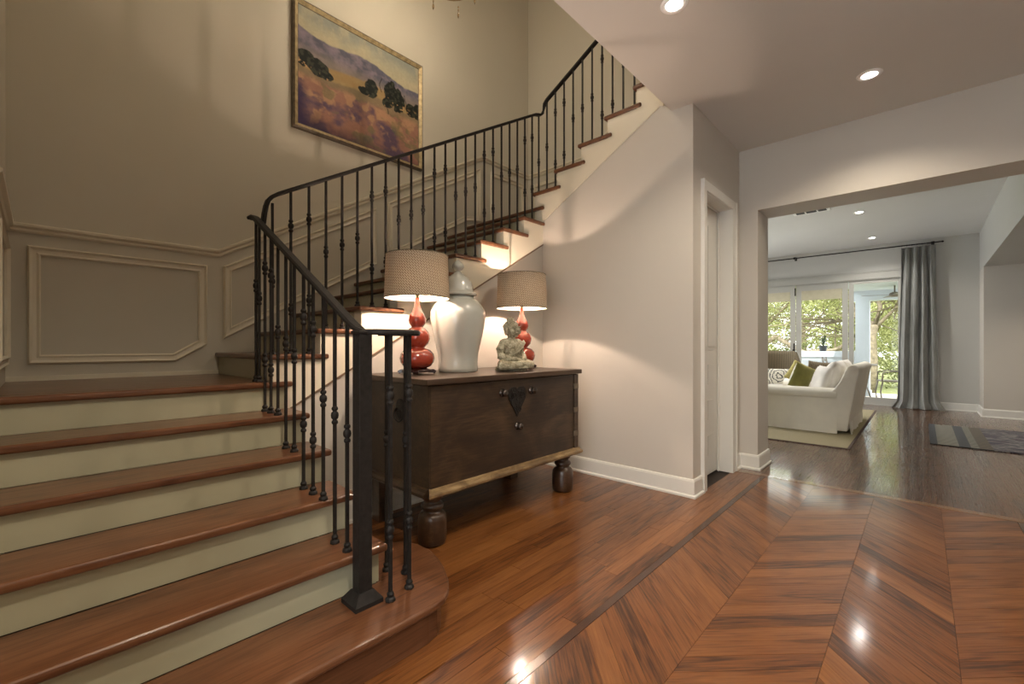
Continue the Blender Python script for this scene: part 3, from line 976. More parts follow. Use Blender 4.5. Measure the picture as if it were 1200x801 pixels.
# upper landing and flight
tread([(XW, NY[16]), (XS + 0.03, NY[16]), (XS + 0.03, YA - 0.002), (-3.04, YA - 0.002), (-3.04, 4.8), (XW, 4.8)], R_ * 16, 0.0)
for k in range(17, 21):
    x1 = N3[k + 1] + 0.03
    tread([(N3[k], YA - 0.03), (x1 + 0.05, YA - 0.03), (x1 + 0.05, YA - 0.002), (x1, YA - 0.002), (x1, 4.8), (N3[k], 4.8)], R_ * k, PI / 2)
tread([(N3[21], YA - 0.03), (-1.62, YA - 0.03), (-1.62, 4.8), (N3[21], 4.8)], R_ * 21, PI / 2)
for k in range(17, 22):
    xr = N3[k] + 0.03
    spart(MB().box(xr, xr + 0.02, YA + 0.12, 4.8, R_ * (k - 1), R_ * k - 0.035), 'riser', M['riser'])
poly = [(XS, low3(XS)), (-1.66, low3(-1.66)), (-1.62, 3.3), (-1.62, R_ * 21 - 0.035), (N3[21] + 0.03, R_ * 21 - 0.035)]
for k in range(20, 17, -1):
    poly += [(N3[k + 1] + 0.03, R_ * k - 0.035), (N3[k] + 0.03, R_ * k - 0.035)]
poly += [(N3[18] + 0.03, R_ * 17 - 0.035), (XS - 0.1, R_ * 17 - 0.035), (XS - 0.1, R_ * 16), (XS, R_ * 16)]
fY, a, b = onY(YA - 0.004, YA + 0.12)
spart(MB().prism(poly, fY, a, b), 'stringer', M['trim'])
spart(MB().box(-1.62, 1.0, YA, 4.8, 3.45, R_ * 21), 'upper_landing', M['tread'])

# ------------------------------------------------------------------ iron railing
rail = empty('stair_railing', (-1.718, 0.925, R_))
tag(rail, 'black wrought iron stair railing with knuckled balusters and a scrolled lower end', 'railing')
RO = Vector((-1.718, 0.925, R_))
def kn(z, s=1.2):
    return [(a_, z + (b_ - z) * s) for a_, b_ in [(0.008, z - 0.034), (0.0125, z - 0.032), (0.0145, z - 0.026), (0.0125, z - 0.020), (0.0075, z - 0.017), (0.0155, z - 0.010), (0.0175, z),
            (0.0155, z + 0.010), (0.0075, z + 0.017), (0.0125, z + 0.020), (0.0145, z + 0.026), (0.0125, z + 0.032), (0.008, z + 0.034)]]
knuckle_me = MB().lathe(kn(0), 12).mesh('knuckle', M['iron'])
shoe_me = MB().lathe([(0.021, 0), (0.022, 0.004), (0.020, 0.012), (0.012, 0.018), (0.015, 0.024), (0.016, 0.030), (0.012, 0.036), (0.009, 0.040)], 8, smooth=False).mesh('shoe', M['iron'])
def baluster(x, y, z0, z1, knuckles):
    me = MB().box(-0.0066, 0.0066, -0.0066, 0.0066, 0, z1 - z0).mesh('baluster', M['iron'])
    o = link(bpy.data.objects.new('baluster', me), rail)
    o.location = Vector((x, y, z0)) - RO
    s = link(bpy.data.objects.new('shoe', shoe_me), o)
    for z in knuckles:
        if 0.05 < z - z0 < z1 - z0 - 0.03:
            k = link(bpy.data.objects.new('knuckle', knuckle_me), o)
            k.location = (0, 0, z - z0)
YR = 0.925
r1 = lambda x: 1.305 + 0.562 * (-1.74 - x)
XR2 = -3.0
def r2(y):
    return 2.628 + 0.583 * (y - 1.756)
YR3 = 3.70
r3 = lambda x: 3.895 + 0.556 * (x + 2.879)
# lower flight
n = 0
xs1 = [-1.851, -1.97, -2.09, -2.205, -2.32, -2.44, -2.557, -2.675, -2.785, -2.885]
def step1(x):
    for k in range(6, 1, -1):
        if x <= NX[k] - 0.01: return R_ * k
    return R_
pat = 'SSSDDSSSDD'
for x, c in zip(xs1, pat):
    zr_ = r1(x)
    z0 = R_ * 2 if x > NX[3] - 0.005 else R_ * 3 if x > NX[4] - 0.01 else R_ * 4 if x > NX[5] + 0.02 else R_ * 5
    baluster(x, YR, z0, zr_ - 0.008, [zr_ - 0.51] if c == 'S' else [zr_ - 0.24, zr_ - 0.79])
baluster(-2.985, YR, R_ * 6, r1(-2.985) - 0.008, [r1(-2.985) - 0.47])
baluster(-3.045, YR, R_ * 6, r1(-3.045) - 0.008, [r1(-3.045) - 0.42])
# middle flight
ys2 = [1.005] + [1.116 + 0.1152 * i for i in range(22)]
pat = 'S' + 'DDSSS' * 5
for y, c in zip(ys2, pat):
    k = 6
    for j in range(7, 17):
        if y >= NY[j] + 0.008: k = j
    zr_ = r2(y) if y > 1.08 else 2.15
    baluster(XR2, y, R_ * k, zr_ - 0.008, [zr_ - 0.50] if c == 'S' else [zr_ - 0.234, zr_ - 0.775])
# upper flight
xs3 = [-3.045 + 0.1128 * i for i in range(11)]
pat = 'SSDDSSSDDSSS'
for i, (x, c) in enumerate(zip(xs3, pat)):
    k = 16
    for j in range(17, 22):
        if x >= N3[j] + 0.02: k = j
    zr_ = r3(x) if x > -2.95 else 3.735
    baluster(x, YR3, R_ * k, zr_ - 0.008, [zr_ - 0.50] if c == 'S' else [zr_ - 0.234, zr_ - 0.775])
# volute balusters
baluster(-1.64, 1.01, R_, 1.290, [1.035, 0.47])
baluster(-1.665, 1.12, R_, 1.290, [1.035, 0.47])
baluster(-1.787, 1.181, R_, 1.290, [0.80])
baluster(-1.873, 1.133, R_, 1.290, [0.80])
# newel
nw = MB().box(-0.029, 0.029, -0.029, 0.029, 0.03, 1.13).box(-0.034, 0.034, -0.034, 0.034, 1.125, 1.135)
o = nw.build('newel_post', M['iron'], rail, bevel=0.002)
bs = MB()
v4 = lambda h, z: [(-h, -h, z), (h, -h, z), (h, h, z), (-h, h, z)]
vs = v4(0.062, 0) + v4(0.062, 0.018) + v4(0.034, 0.055)
fs = [(3, 2, 1, 0)] + [(i, (i + 1) % 4, (i + 1) % 4 + 4, i + 4) for i in range(4)] + [(i + 4, (i + 1) % 4 + 4, (i + 1) % 4 + 8, i + 8) for i in range(4)] + [(8, 9, 10, 11)]
bs.add(vs, fs).build('base', M['iron'], o)
# handrails
hp = [(-0.024, -0.006), (-0.020, -0.012), (0.020, -0.012), (0.024, -0.006), (0.024, 0.004), (0.017, 0.011), (-0.017, 0.011), (-0.024, 0.004)]
def rpart(mbx, name):
    o = mbx.build(name, M['iron'], rail); o.location = -RO
    for p in o.data.polygons: p.use_smooth = False
    return o
zt = 1.302
vol = []
for i in range(14):
    a_ = math.radians(165 - i * 18.0)
    vol.append((-1.76 + 0.125 * math.cos(a_), 1.06 + 0.13 * math.sin(a_), zt))
p1 = vol + [(-1.715, 0.927, zt), (-1.75, YR, r1(-1.75) + 0.004)] + [(x, YR, r1(x)) for x in (-1.80, -2.2, -2.6, -3.0)] + [(-3.055, YR, r1(-3.055)), (-3.085, YR - 0.003, r1(-3.075)), (-3.115, YR - 0.01, r1(-3.075) - 0.004)]
rpart(MB().sweep(p1, hp), 'handrail')
p2 = [(XR2, 0.950, r1(-3.0) - 0.012), (XR2, 0.958, 2.07), (XR2, 0.966, 2.115), (XR2, 0.978, 2.152), (XR2, 1.0, 2.180), (XR2, 1.04, 2.210)] + [(XR2, y, r2(y)) for y in (1.12, 1.8, 2.6, 3.4, 3.58)] + [(XR2, 3.625, r2(3.6) + 0.004)]
rpart(MB().sweep(p2, hp), 'handrail')
p3 = [(XR2 + 0.0, 3.61, 3.702), (XR2 + 0.008, 3.655, 3.712), (XR2 + 0.015, 3.685, 3.735), (XR2 + 0.022, 3.697, 3.78), (XR2 + 0.035, YR3, 3.835), (-2.93, YR3, r3(-2.93) + 0.004)] + [(x, YR3, r3(x)) for x in (-2.6, -2.2, -1.75)]
rpart(MB().sweep(p3, hp, up=(0.0, -0.01, 1)), 'handrail')

# ------------------------------------------------------------------ carved chest
ZC = 1.045
chest = empty('blanket_chest', (-2.53, 2.38, 0))
tag(chest, 'dark antique wooden chest on turned feet with an iron lock plate, under the stairs', 'chest')
CO = Vector((-2.53, 2.38, 0))
def cpart(mbx, name, mat, parent=None, **kw):
    o = mbx.build(name, mat, parent or chest, **kw)
    if parent is None: o.location = -CO
    return o
body = cpart(MB().box(-2.90, -2.17, 1.60, 3.15, 0.365, 1.003), 'body', M['chest'], bevel=0.006)
cpart(MB().box(-2.172, -2.164, 1.606, 3.085, 0.372, 0.998), 'front_panel', M['chest'], bevel=0.002)
cpart(MB().box(-2.20, -2.158, 3.100, 3.158, 0.368, 1.0), 'corner_post', M['chest'], bevel=0.005)
for z in (0.50, 0.70, 0.90):
    cpart(MB().box(-2.160, -2.153, 3.085, 3.150, z - 0.02, z + 0.02), 'hinge_plate', M['frame_dark'])
mp2 = [(0, 0), (0.030, 0.0), (0.044, 0.012), (0.044, 0.026), (0.026, 0.036), (0.020, 0.05), (0, 0.055)]
mo = MB().sweep([(-2.17, 3.15, 0.325), (-2.17, 1.60, 0.325)], [(-p_, q_) for p_, q_ in mp2])
mo.v = [(x_, y_ + (0.030 if y_ > 3 else -0.030) * min(1, max(0, (x_ + 2.17) / 0.044)), z_) for x_, y_, z_ in mo.v]
cpart(mo, 'plinth_moulding', M['chest_trim'])
for yy, sg in ((1.60, -1), (3.15, 1)):
    pts = [(-2.90, yy, 0.325), (-2.17, yy, 0.325)]
    m2 = MB().sweep(pts, [((-sg) * -p_ if False else p_ * -sg, q_) for p_, q_ in mp2])
    cpart(m2, 'side_moulding', M['chest'])
cpart(MB().box(-2.90, -2.17, 1.60, 3.15, 0.325, 0.367), 'underframe', M['chest'])
lid = cpart(MB().box(-2.935, -2.13, 1.555, 3.17, 1.007, ZC - 0.001), 'lid', M['chest_top'], bevel=0.005)
leg_me = MB().lathe([(0.070, 0), (0.082, 0.006), (0.088, 0.022), (0.091, 0.07), (0.090, 0.15), (0.086, 0.178), (0.074, 0.196), (0.058, 0.204), (0.055, 0.214), (0.068, 0.226), (0.073, 0.240),
                     (0.066, 0.254), (0.052, 0.264), (0.054, 0.276), (0.066, 0.288), (0.066, 0.327)], 28).mesh('leg', M['chest_leg'])
for x, y in [(-2.265, 1.695), (-2.265, 3.075)]:
    o = link(bpy.data.objects.new('leg', leg_me), chest); o.location = Vector((x, y, 0)) - CO
for y in (1.68, 3.03):
    cpart(MB().box(-2.89, -2.79, y - 0.05, y + 0.05, 0, 0.327), 'leg', M['chest_leg'], bevel=0.004)
# lock plate: a pierced shield with raised scrolls
sh = [(2.378, 0.930), (2.405, 0.945), (2.44, 0.945), (2.468, 0.928), (2.476, 0.895), (2.466, 0.86), (2.44, 0.82), (2.41, 0.785), (2.392, 0.755), (2.378, 0.728),
      (2.364, 0.755), (2.346, 0.785), (2.316, 0.82), (2.29, 0.86), (2.280, 0.895), (2.288, 0.928), (2.316, 0.945), (2.351, 0.945)]
fX, a, b = onX(-2.164, -2.156)
lp2 = MB().prism(sh, fX, a, b)
for i in range(60):
    y = random.uniform(2.295, 2.458); z = random.uniform(0.765, 0.93)
    if abs(y - 2.377) < 0.018 + 0.07 * (z - 0.75) / 0.13:
        lp2.ball((-2.153, y, z), 0.004, 0.006, 0.006, 6, 4)
for y in (2.33, 2.425):
    lp2.tube([(-2.152, y + 0.03 * math.cos(t) * (1 - t / 9), 0.88 + 0.035 * math.sin(t) * (1 - t / 9)) for t in [k * 0.5 for k in range(14)]], 0.0035, 5)
cpart(lp2, 'lock_plate', M['iron'])
for y, z in [(2.222, 0.913), (2.537, 0.908), (2.384, 0.660)]:
    m = MB().lathe([(0.030, 0), (0.030, 0.006), (0.016, 0.010), (0.018, 0.018), (0.026, 0.026), (0.024, 0.040), (0.012, 0.048), (0.002, 0.050)], 18)
    m.v = [(-2.163 + z_, y + x_, z + y_) for x_, y_, z_ in m.v]
    cpart(m, 'boss', M['boss'])
rg = MB()
m = MB().lathe([(0.062, 0), (0.062, 0.004), (0.040, 0.010), (0.002, 0.012)], 20)
m.v = [(-2.47 + x_, 1.598 - z_, 0.83 + y_ * 1.15) for x_, y_, z_ in m.v]
hp_ = cpart(m, 'side_plate', M['iron'])
rgm = MB().tube([(-2.47 + 0.05 * math.sin(t), 1.582 - 0.004 * math.sin(t / 2), 0.80 + 0.045 * math.cos(t)) for t in [2 * PI * k / 20 for k in range(20)]], 0.006, 6, closed=True)
rgm.build('ring_handle', M['iron'], hp_)

# ------------------------------------------------------------------ table lamps
def cyl_uv(name, prof_out, seg, mat, parent, uscale):
    """open surface of revolution with UV = (arc length, height)"""
    me = bpy.data.meshes.new(name)
    V = []; F = []; UV = []
    nP = len(prof_out)
    for i, (r, z) in enumerate(prof_out):
        for k in range(seg + 1):
            a_ = 2 * PI * k / seg
            V.append((r * math.cos(a_), r * math.sin(a_), z))
    for i in range(nP - 1):
        for k in range(seg):
            f = (i * (seg + 1) + k, i * (seg + 1) + k + 1, (i + 1) * (seg + 1) + k + 1, (i + 1) * (seg + 1) + k)
            F.append(f)
            for vi in f:
                kk = vi % (seg + 1)
                UV += [kk / seg * uscale, V[vi][2]]
    me.from_pydata(V, [], F)
    me.uv_layers.new(name='UVMap').data.foreach_set('uv', UV)
    me.polygons.foreach_set('use_smooth', [True] * len(F))
    me.materials.append(mat)
    return link(bpy.data.objects.new(name, me), parent)

def table_lamp(loc, label, rz):
    t = empty('table_lamp', loc, rz)
    tag(t, label, 'lamp', 'pair of coral gourd lamps on the chest')
    st = MB().lathe([(0.080, 0.014), (0.104, 0.018), (0.108, 0.026), (0.104, 0.033), (0.075, 0.038), (0.060, 0.044)], 24)
    for k in range(4):
        a_ = PI / 4 + k * PI / 2
        c_, s_ = math.cos(a_), math.sin(a_)
        st.sweep([(0.075 * c_, 0.075 * s_, 0.022), (0.112 * c_, 0.112 * s_, 0.022), (0.128 * c_, 0.128 * s_, 0.013)], [(-0.018, -0.012), (0.018, -0.012), (0.018, 0.012), (-0.018, 0.012)])
    st.build('stand', M['stand_wood'], t, bevel=0.002)
    pr = [(0.055, 0.040), (0.070, 0.043), (0.098, 0.058), (0.117, 0.085), (0.122, 0.112), (0.115, 0.142), (0.092, 0.168), (0.062, 0.181), (0.050, 0.186),
          (0.058, 0.193), (0.078, 0.215), (0.088, 0.245), (0.088, 0.268), (0.076, 0.298), (0.055, 0.320), (0.040, 0.328),
          (0.044, 0.336), (0.057, 0.355), (0.062, 0.378), (0.057, 0.402), (0.042, 0.430), (0.027, 0.462), (0.018, 0.500), (0.016, 0.535)]
    MB().lathe(pr, 36).build('gourd_body', M['coral'], t)
    z = 0.535
    MB().lathe([(0.012, z), (0.013, z + 0.02), (0.016, z + 0.025), (0.016, z + 0.07), (0.010, z + 0.075)], 14).build('socket', M['brass'], t)
    MB().ball((0, 0, 0.655), 0.007, 0.007, 0.012, 12, 8).build('light_bulb', M['bulb'], t)
    ly = 0.052
    harp = [(0, -0.016, z + 0.02), (0, -ly, z + 0.05), (0, -ly - 0.006, 0.655), (0, -ly + 0.004, 0.74), (0, -0.02, 0.80), (0, 0, 0.812), (0, 0.02, 0.80), (0, ly - 0.004, 0.74), (0, ly + 0.006, 0.655), (0, ly, z + 0.05), (0, 0.016, z + 0.02)]
    h = MB().tube(harp, 0.0042, 8)
    for k in range(3):
        a_ = 0.5 + k * 2 * PI / 3
        h.tube([(0, 0, 0.814), (0.10 * math.cos(a_), 0.10 * math.sin(a_), 0.816), (0.214 * math.cos(a_), 0.214 * math.sin(a_), 0.826)], 0.0036, 6)
    h.build('harp', M['brass'], t)
    MB().lathe([(0.006, 0.812), (0.012, 0.822), (0.006, 0.834), (0.010, 0.845), (0.002, 0.856)], 10).build('finial', M['brass'], t)
    s = cyl_uv('lamp_shade', [(0.2250, 0.530), (0.2250, 0.530), (0.2150, 0.832)], 64, M['shade'], t, 1.40)
    i2 = cyl_uv('lining', [(0.2235, 0.531), (0.2135, 0.831)], 64, M['lining'], s, 1.40)
    for r, z_ in ((0.2255, 0.532), (0.2155, 0.830)):
        tm = MB().tube([(r * math.cos(2 * PI * k / 48), r * math.sin(2 * PI * k / 48), z_) for k in range(48)], 0.0035, 6, closed=True)
        tm.build('shade_trim', M['wicker'], s)
    return t
table_lamp((-2.60, 1.815, ZC), 'lit coral gourd lamp with drum shade at the near end of the chest', 0.1)
table_lamp((-2.62, 2.945, ZC), 'lit coral gourd lamp with drum shade at the far end, behind the statue', 0.0)

# ------------------------------------------------------------------ ginger jar
jar = empty('ginger_jar', (-2.62, 2.205, ZC))
tag(jar, 'tall grey-white glazed temple jar with domed lid standing between the two lamps', 'jar')
MB().lathe([(0.145, 0.0), (0.152, 0.004), (0.153, 0.03), (0.152, 0.08), (0.158, 0.14), (0.172, 0.20), (0.190, 0.28), (0.206, 0.36), (0.213, 0.42), (0.211, 0.46), (0.188, 0.505),
            (0.165, 0.538), (0.138, 0.552), (0.128, 0.560), (0.126, 0.585)], 48).build('body', M['white_glaze'], jar)
lidj = MB().lathe([(0.140, 0.580), (0.147, 0.586), (0.147, 0.598), (0.135, 0.606), (0.122, 0.612), (0.118, 0.64), (0.108, 0.68), (0.085, 0.715), (0.050, 0.745), (0.030, 0.758), (0.024, 0.768)], 48).build('lid', M['white_glaze'], jar)
MB().lathe([(0.024, 0.766), (0.022, 0.776), (0.036, 0.786), (0.046, 0.803), (0.044, 0.822), (0.028, 0.843), (0.012, 0.856), (0.002, 0.862)], 24).build('knob', M['white_glaze'], lidj)

# ------------------------------------------------------------------ seated stone figure
bud = empty('stone_statue', (-2.405, 2.575, ZC), 0.0)
bud.scale = (1.03, 1.03, 1.0)
tag(bud, 'weathered stone figure of a seated meditating man on the chest beside the far lamp', 'statue')
g = MB()
g.ball((0.0, 0, 0.085), 0.070, 0.095, 0.060)               # hips
g.ball((0.0, 0, 0.150), 0.062, 0.086, 0.085)
g.ball((0.0, 0, 0.110), 0.066, 0.088, 0.050)               # waist
g.ball((0.0, 0, 0.200), 0.060, 0.108, 0.062)               # chest
g.ball((0.0, 0.072, 0.222), 0.036, 0.036, 0.034)
g.ball((0.0, -0.072, 0.222), 0.036, 0.036, 0.034)
g.tube([(0, 0, 0.23), (0.004, 0, 0.285)], 0.030, 12)        # neck
HZ = lambda z: 0.262 + (z - 0.262) * 1.24
HS = 1.27
# head
g.ball((0.010 * HS, 0, HZ(0.312)), 0.046 * HS, 0.041 * HS, 0.053 * HS)
g.ball((0.000 * HS, 0, HZ(0.325)), 0.050 * HS, 0.045 * HS, 0.044 * HS)
g.ball((0.030 * HS, 0, HZ(0.290)), 0.022 * HS, 0.025 * HS, 0.022 * HS)              # chin
g.ball((-0.005 * HS, 0, HZ(0.372)), 0.024 * HS, 0.024 * HS, 0.022 * HS)             # topknot
g.ball((0.060 * HS, 0, HZ(0.306)), 0.015 * HS, 0.0085 * HS, 0.009 * HS)              # nose tip
g.tube([(0.050 * HS, 0, HZ(0.328)), (0.064 * HS, 0, HZ(0.309))], 0.0075, 8)
g.ball((0.053 * HS, 0, HZ(0.292)), 0.009 * HS, 0.014 * HS, 0.0035 * HS)              # lips
g.ball((0.051 * HS, 0, HZ(0.286)), 0.009 * HS, 0.011 * HS, 0.0035 * HS)
g.ball((0.046 * HS, 0, HZ(0.274)), 0.010 * HS, 0.012 * HS, 0.009 * HS)               # chin
for s_ in (-1, 1):
    g.tube([(0.056 * HS, 0.006 * HS * s_, HZ(0.329)), (0.054 * HS, 0.018 * HS * s_, HZ(0.334)), (0.040 * HS, 0.032 * HS * s_, HZ(0.328))], 0.0048, 8)   # brow
    g.ball((0.050 * HS, 0.018 * HS * s_, HZ(0.319)), 0.008 * HS, 0.010 * HS, 0.0055 * HS)   # closed eyelid
    g.ball((0.036 * HS, 0.028 * HS * s_, HZ(0.300)), 0.016 * HS, 0.014 * HS, 0.016 * HS)   # cheek
    g.ball((0.004 * HS, 0.049 * HS * s_, HZ(0.303)), 0.013 * HS, 0.007 * HS, 0.027 * HS)   # long ear
    # arms and hands in the lap
    g.tube([(0.0, 0.082 * s_, 0.228), (-0.006, 0.118 * s_, 0.17), (0.008, 0.124 * s_, 0.118), (0.055, 0.084 * s_, 0.094), (0.088, 0.028 * s_, 0.090)], 0.032, 12, radii=[1.0, 0.95, 0.9, 0.78, 0.55])
    # folded legs
    g.tube([(0.0, 0.06 * s_, 0.062), (0.035, 0.125 * s_, 0.052), (0.062, 0.150 * s_, 0.045), (0.095, 0.110 * s_, 0.046), (0.122, 0.040 * s_, 0.050), (0.120, -0.03 * s_, 0.062)], 0.042, 14, radii=[1.1, 1.05, 0.9, 0.85, 0.75, 0.5])
for i in range(4):
    g.tube([(0.085 + 0.004 * i, -0.032, 0.092 - 0.004 * i), (0.096 + 0.004 * i, 0.03, 0.094 - 0.004 * i)], 0.007, 8)
g.ball((0.03, 0, 0.028), 0.125, 0.165, 0.024)
me = g.mesh('figure', M['stone'], fix=False)
fo = link(bpy.data.objects.new('figure', me), bud)
md = fo.modifiers.new('join', 'REMESH'); md.mode = 'VOXEL'; md.voxel_size = 0.0026; md.use_smooth_shade = True
md = fo.modifiers.new('soften', 'SMOOTH'); md.factor = 0.4; md.iterations = 2
tx = bpy.data.textures.new('chips', 'CLOUDS'); tx.noise_scale = 0.018; tx.noise_depth = 3
md = fo.modifiers.new('chips', 'DISPLACE'); md.texture = tx; md.strength = 0.0022; md.texture_coords = 'LOCAL'
# robe edge across the chest, hair curls
rb = MB()
def front_x(y, z):
    x = 0.0
    for cx, cz, rx, ry, rz in ((0, 0.20, 0.060, 0.108, 0.062), (0, 0.15, 0.062, 0.086, 0.085), (0, 0.11, 0.066, 0.088, 0.05)):
        q = 1 - (y / ry) ** 2 - ((z - cz) / rz) ** 2
        if q > 0: x = max(x, cx + rx * math.sqrt(q))
    return x
def fold(pts, r):
    rb.tube([(front_x(y, z) + 0.0005, y, z) for y, z in pts], r, 8, radii=[0.5] + [1] * (len(pts) - 2) + [0.5])
for o_ in (0.0, 0.016, 0.034, 0.052):
    fold([(0.080 - o_ * 0.8, 0.245 - o_ * 0.15), (0.060 - o_, 0.222 - o_ * 0.3), (0.030 - o_, 0.190 - o_ * 0.3), (-0.005 - o_ * 0.6, 0.155 - o_ * 0.3), (-0.035 - o_ * 0.4, 0.125 - o_ * 0.2)], 0.0045)
rb.build('robe_fold', M['stone'], bud)
hr = MB()
for i in range(90):
    th = math.acos(random.uniform(0.05, 1)); ph = random.uniform(0, 2 * PI)
    p = Vector((0.050 * math.sin(th) * math.cos(ph), 0.046 * math.sin(th) * math.sin(ph), 0.046 * math.cos(th)))
    if p.x > 0.034 and p.z < 0.03: continue
    hr.ball((p.x * HS, p.y * HS, HZ(p.z + 0.326)), 0.0065, 0.0065, 0.0055, 6, 4)
for i in range(26):
    th = math.acos(random.uniform(0.0, 1)); ph = random.uniform(0, 2 * PI)
    hr.ball((-0.005 + 0.027 * math.sin(th) * math.cos(ph), 0.027 * math.sin(th) * math.sin(ph), HZ(0.374 + 0.022 * math.cos(th))), 0.005, 0.005, 0.005, 6, 4)
hr.build('curled_hair', M['stone'], bud)
MB().lathe([(0.118, 0.0), (0.124, 0.004), (0.124, 0.016), (0.116, 0.022)], 32).build('plinth', M['stone'], bud)
bud.children[-1].scale = (1.0, 1.36, 1); bud.children[-1].location = (0.028, 0, 0)

# ------------------------------------------------------------------ painting
pic = empty('framed_painting', (XW, 2.245, 3.21))
tag(pic, 'large framed landscape painting of dark trees above a lavender field, on the stairwell wall', 'painting')
PW, PH = 1.395, 1.175
def fring(w0, w1, d0, d1):
    """mitred frame ring between insets w0 and w1, depths d0 outer to d1 inner"""
    m = MB()
    q = lambda w, d: [(d, -PW / 2 + w, w), (d, PW / 2 - w, w), (d, PW / 2 - w, PH - w), (d, -PW / 2 + w, PH - w)]
    R0, R1, R2, R3 = q(w0, 0.0), q(w0, d0), q(w1, d1), q(w1, 0.0)
    vs = R0 + R1 + R2 + R3
    fs = []
    for a_ in range(4):
        for i in range(4):
            j = (i + 1) % 4
            fs.append((a_ * 4 + i, a_ * 4 + j, ((a_ + 1) % 4) * 4 + j, ((a_ + 1) % 4) * 4 + i))
    return m.add(vs, fs)
fring(0.0, 0.014, 0.040, 0.050).build('outer_frame', M['frame_dark'], pic)
fring(0.014, 0.044, 0.048, 0.030).build('gilt_frame', M['frame_gold'], pic)
fring(0.044, 0.050, 0.028, 0.026).build('frame_lip', M['frame_dark'], pic)
def vnoise(x, y, seed):
    rs = np.random.RandomState(seed); T = rs.rand(64, 64)
    xi = np.floor(x).astype(int); yi = np.floor(y).astype(int)
    fx = x - xi; fy = y - yi
    fx = fx * fx * (3 - 2 * fx); fy = fy * fy * (3 - 2 * fy)
    g_ = lambda i, j: T[i % 64, j % 64]
    return (g_(xi, yi) * (1 - fx) + g_(xi + 1, yi) * fx) * (1 - fy) + (g_(xi, yi + 1) * (1 - fx) + g_(xi + 1, yi + 1) * fx) * fy
def fbm(x, y, seed, o=4):
    r = 0; a_ = 0.5
    for k in range(o):
        r = r + a_ * vnoise(x * 2 ** k, y * 2 ** k, seed + k); a_ *= 0.5
    return r / (1 - 0.5 ** o)
def painting():
    nx, ny = 260, 210
    s, t = np.meshgrid(np.linspace(0, 1, nx), np.linspace(0, 1, ny))     # t = 0 at the top
    C = np.zeros((ny, nx, 3))
    lerp = lambda a_, b_, w: a_ * (1 - w[..., None]) + b_ * w[..., None]
    ss = lambda e0, e1, x: np.clip((x - e0) / (e1 - e0), 0, 1) ** 2 * (3 - 2 * np.clip((x - e0) / (e1 - e0), 0, 1))
    A = lambda *c: np.array(c, float)
    n1 = fbm(s * 6, t * 9, 1); n2 = fbm(s * 22, t * 26, 9); n3 = fbm(s * 12, t * 5, 20)
    sky = lerp(A(.26, .28, .24), A(.46, .41, .28), ss(0.0, 0.22, t + 0.12 * (n1 - .5)))
    sky = lerp(sky, A(.50, .43, .28), ss(.45, .75, n3) * 0.5)
    C[:] = sky
    hill = 0.17 + 0.07 * s + 0.03 * np.sin(s * 9) + 0.02 * (n2 - .5)
    hc = lerp(A(.11, .11, .15), A(.24, .20, .25), ss(.35, .65, n3 * .5 + n2 * .5))
    hc = lerp(hc, A(.30, .25, .20), ss(.28, .40, t) * .7)
    C = lerp(C, hc, ss(-0.006, 0.012, t - hill))
    gold = 0.405 + 0.03 * np.sin(s * 7 + 1) + 0.06 * (s - .3) * (s < .5)
    C = lerp(C, lerp(A(.36, .22, .09), A(.40, .30, .14), n2), ss(-0.01, 0.02, t - gold))
    green = 0.50 + 0.02 * np.sin(s * 8) + 0.02 * (n2 - .5)
    C = lerp(C, lerp(A(.20, .16, .09), A(.34, .24, .15), n1), ss(-0.01, 0.02, t - green))
    # field of bushes: peach, rose and violet clumps
    cl_ = fbm(s * 7 + 3, t * 8, 40, 5)
    cl2 = fbm(s * 16, t * 14 + 5, 60, 4)
    field = lerp(A(.13, .085, .13), A(.35, .18, .13), ss(.26, .52, cl_ + 0.45 * (0.76 - t)))
    field = lerp(field, A(.47, .27, .16), ss(.46, .66, cl2 + 0.45 * (.72 - t)))
    field = lerp(field, A(.16, .17, .08), ss(.60, .74, fbm(s * 9 + 9, t * 12, 80)) * 0.6)
    field = lerp(field, A(.035, .02, .055), ss(.0, .26, t - 0.80 - 0.10 * s + 0.12 * (cl2 - .5)))
    field = lerp(field, A(.05, .03, .09), ss(.10, 0.0, s) * ss(.60, .72, t))
    C = lerp(C, field, ss(-0.02, 0.04, t - 0.565 + 0.05 * (cl2 - .5)))
    # trees
    def tree(C, cs, ct, rs_, rt, seed):
        e = ((s - cs) / rs_) ** 2 + ((t - ct) / rt) ** 2 + 1.1 * (fbm(s * 20, t * 20, seed) - .5)
        w = ss(1.05, 0.85, e)
        tc_ = lerp(A(.008, .011, .010), A(.040, .046, .030), ss(.45, .65, fbm(s * 40, t * 40, seed + 3)))
        tc_ = lerp(tc_, A(.55, .35, .16), ss(.66, .74, fbm(s * 34, t * 34, seed + 7)) * ss(-.02, .05, t - ct))
        return lerp(C, tc_, w)
    for q in [(.05, .43, .075, .085, 101), (.14, .46, .075, .080, 111), (.20, .50, .05, .04, 112), (.56, .43, .060, .085, 121), (.50, .48, .05, .035, 122), (.73, .40, .060, .135, 131), (.80, .43, .060, .12, 141),
              (.92, .47, .05, .07, 151), (.985, .46, .045, .085, 161), (.70, .50, .05, .05, 171)]:
        C = tree(C, *q)
    for cs, t0, t1 in [(.64, .28, .42), (.87, .34, .46), (.70, .52, .60)]:
        C = lerp(C, A(.02, .02, .02), ss(.004, .002, np.abs(s - cs + 0.01 * np.sin(t * 40))) * (t > t0) * (t < t1))
    C *= (0.90 + 0.2 * fbm(s * 60, t * 60, 300))[..., None]
    w_, h_ = PW - 0.098, PH - 0.098
    V = []
    for j in range(ny):
        for i in range(nx):
            V.append((0.024, -w_ / 2 + w_ * i / (nx - 1), 0.049 + h_ * (1 - j / (ny - 1))))
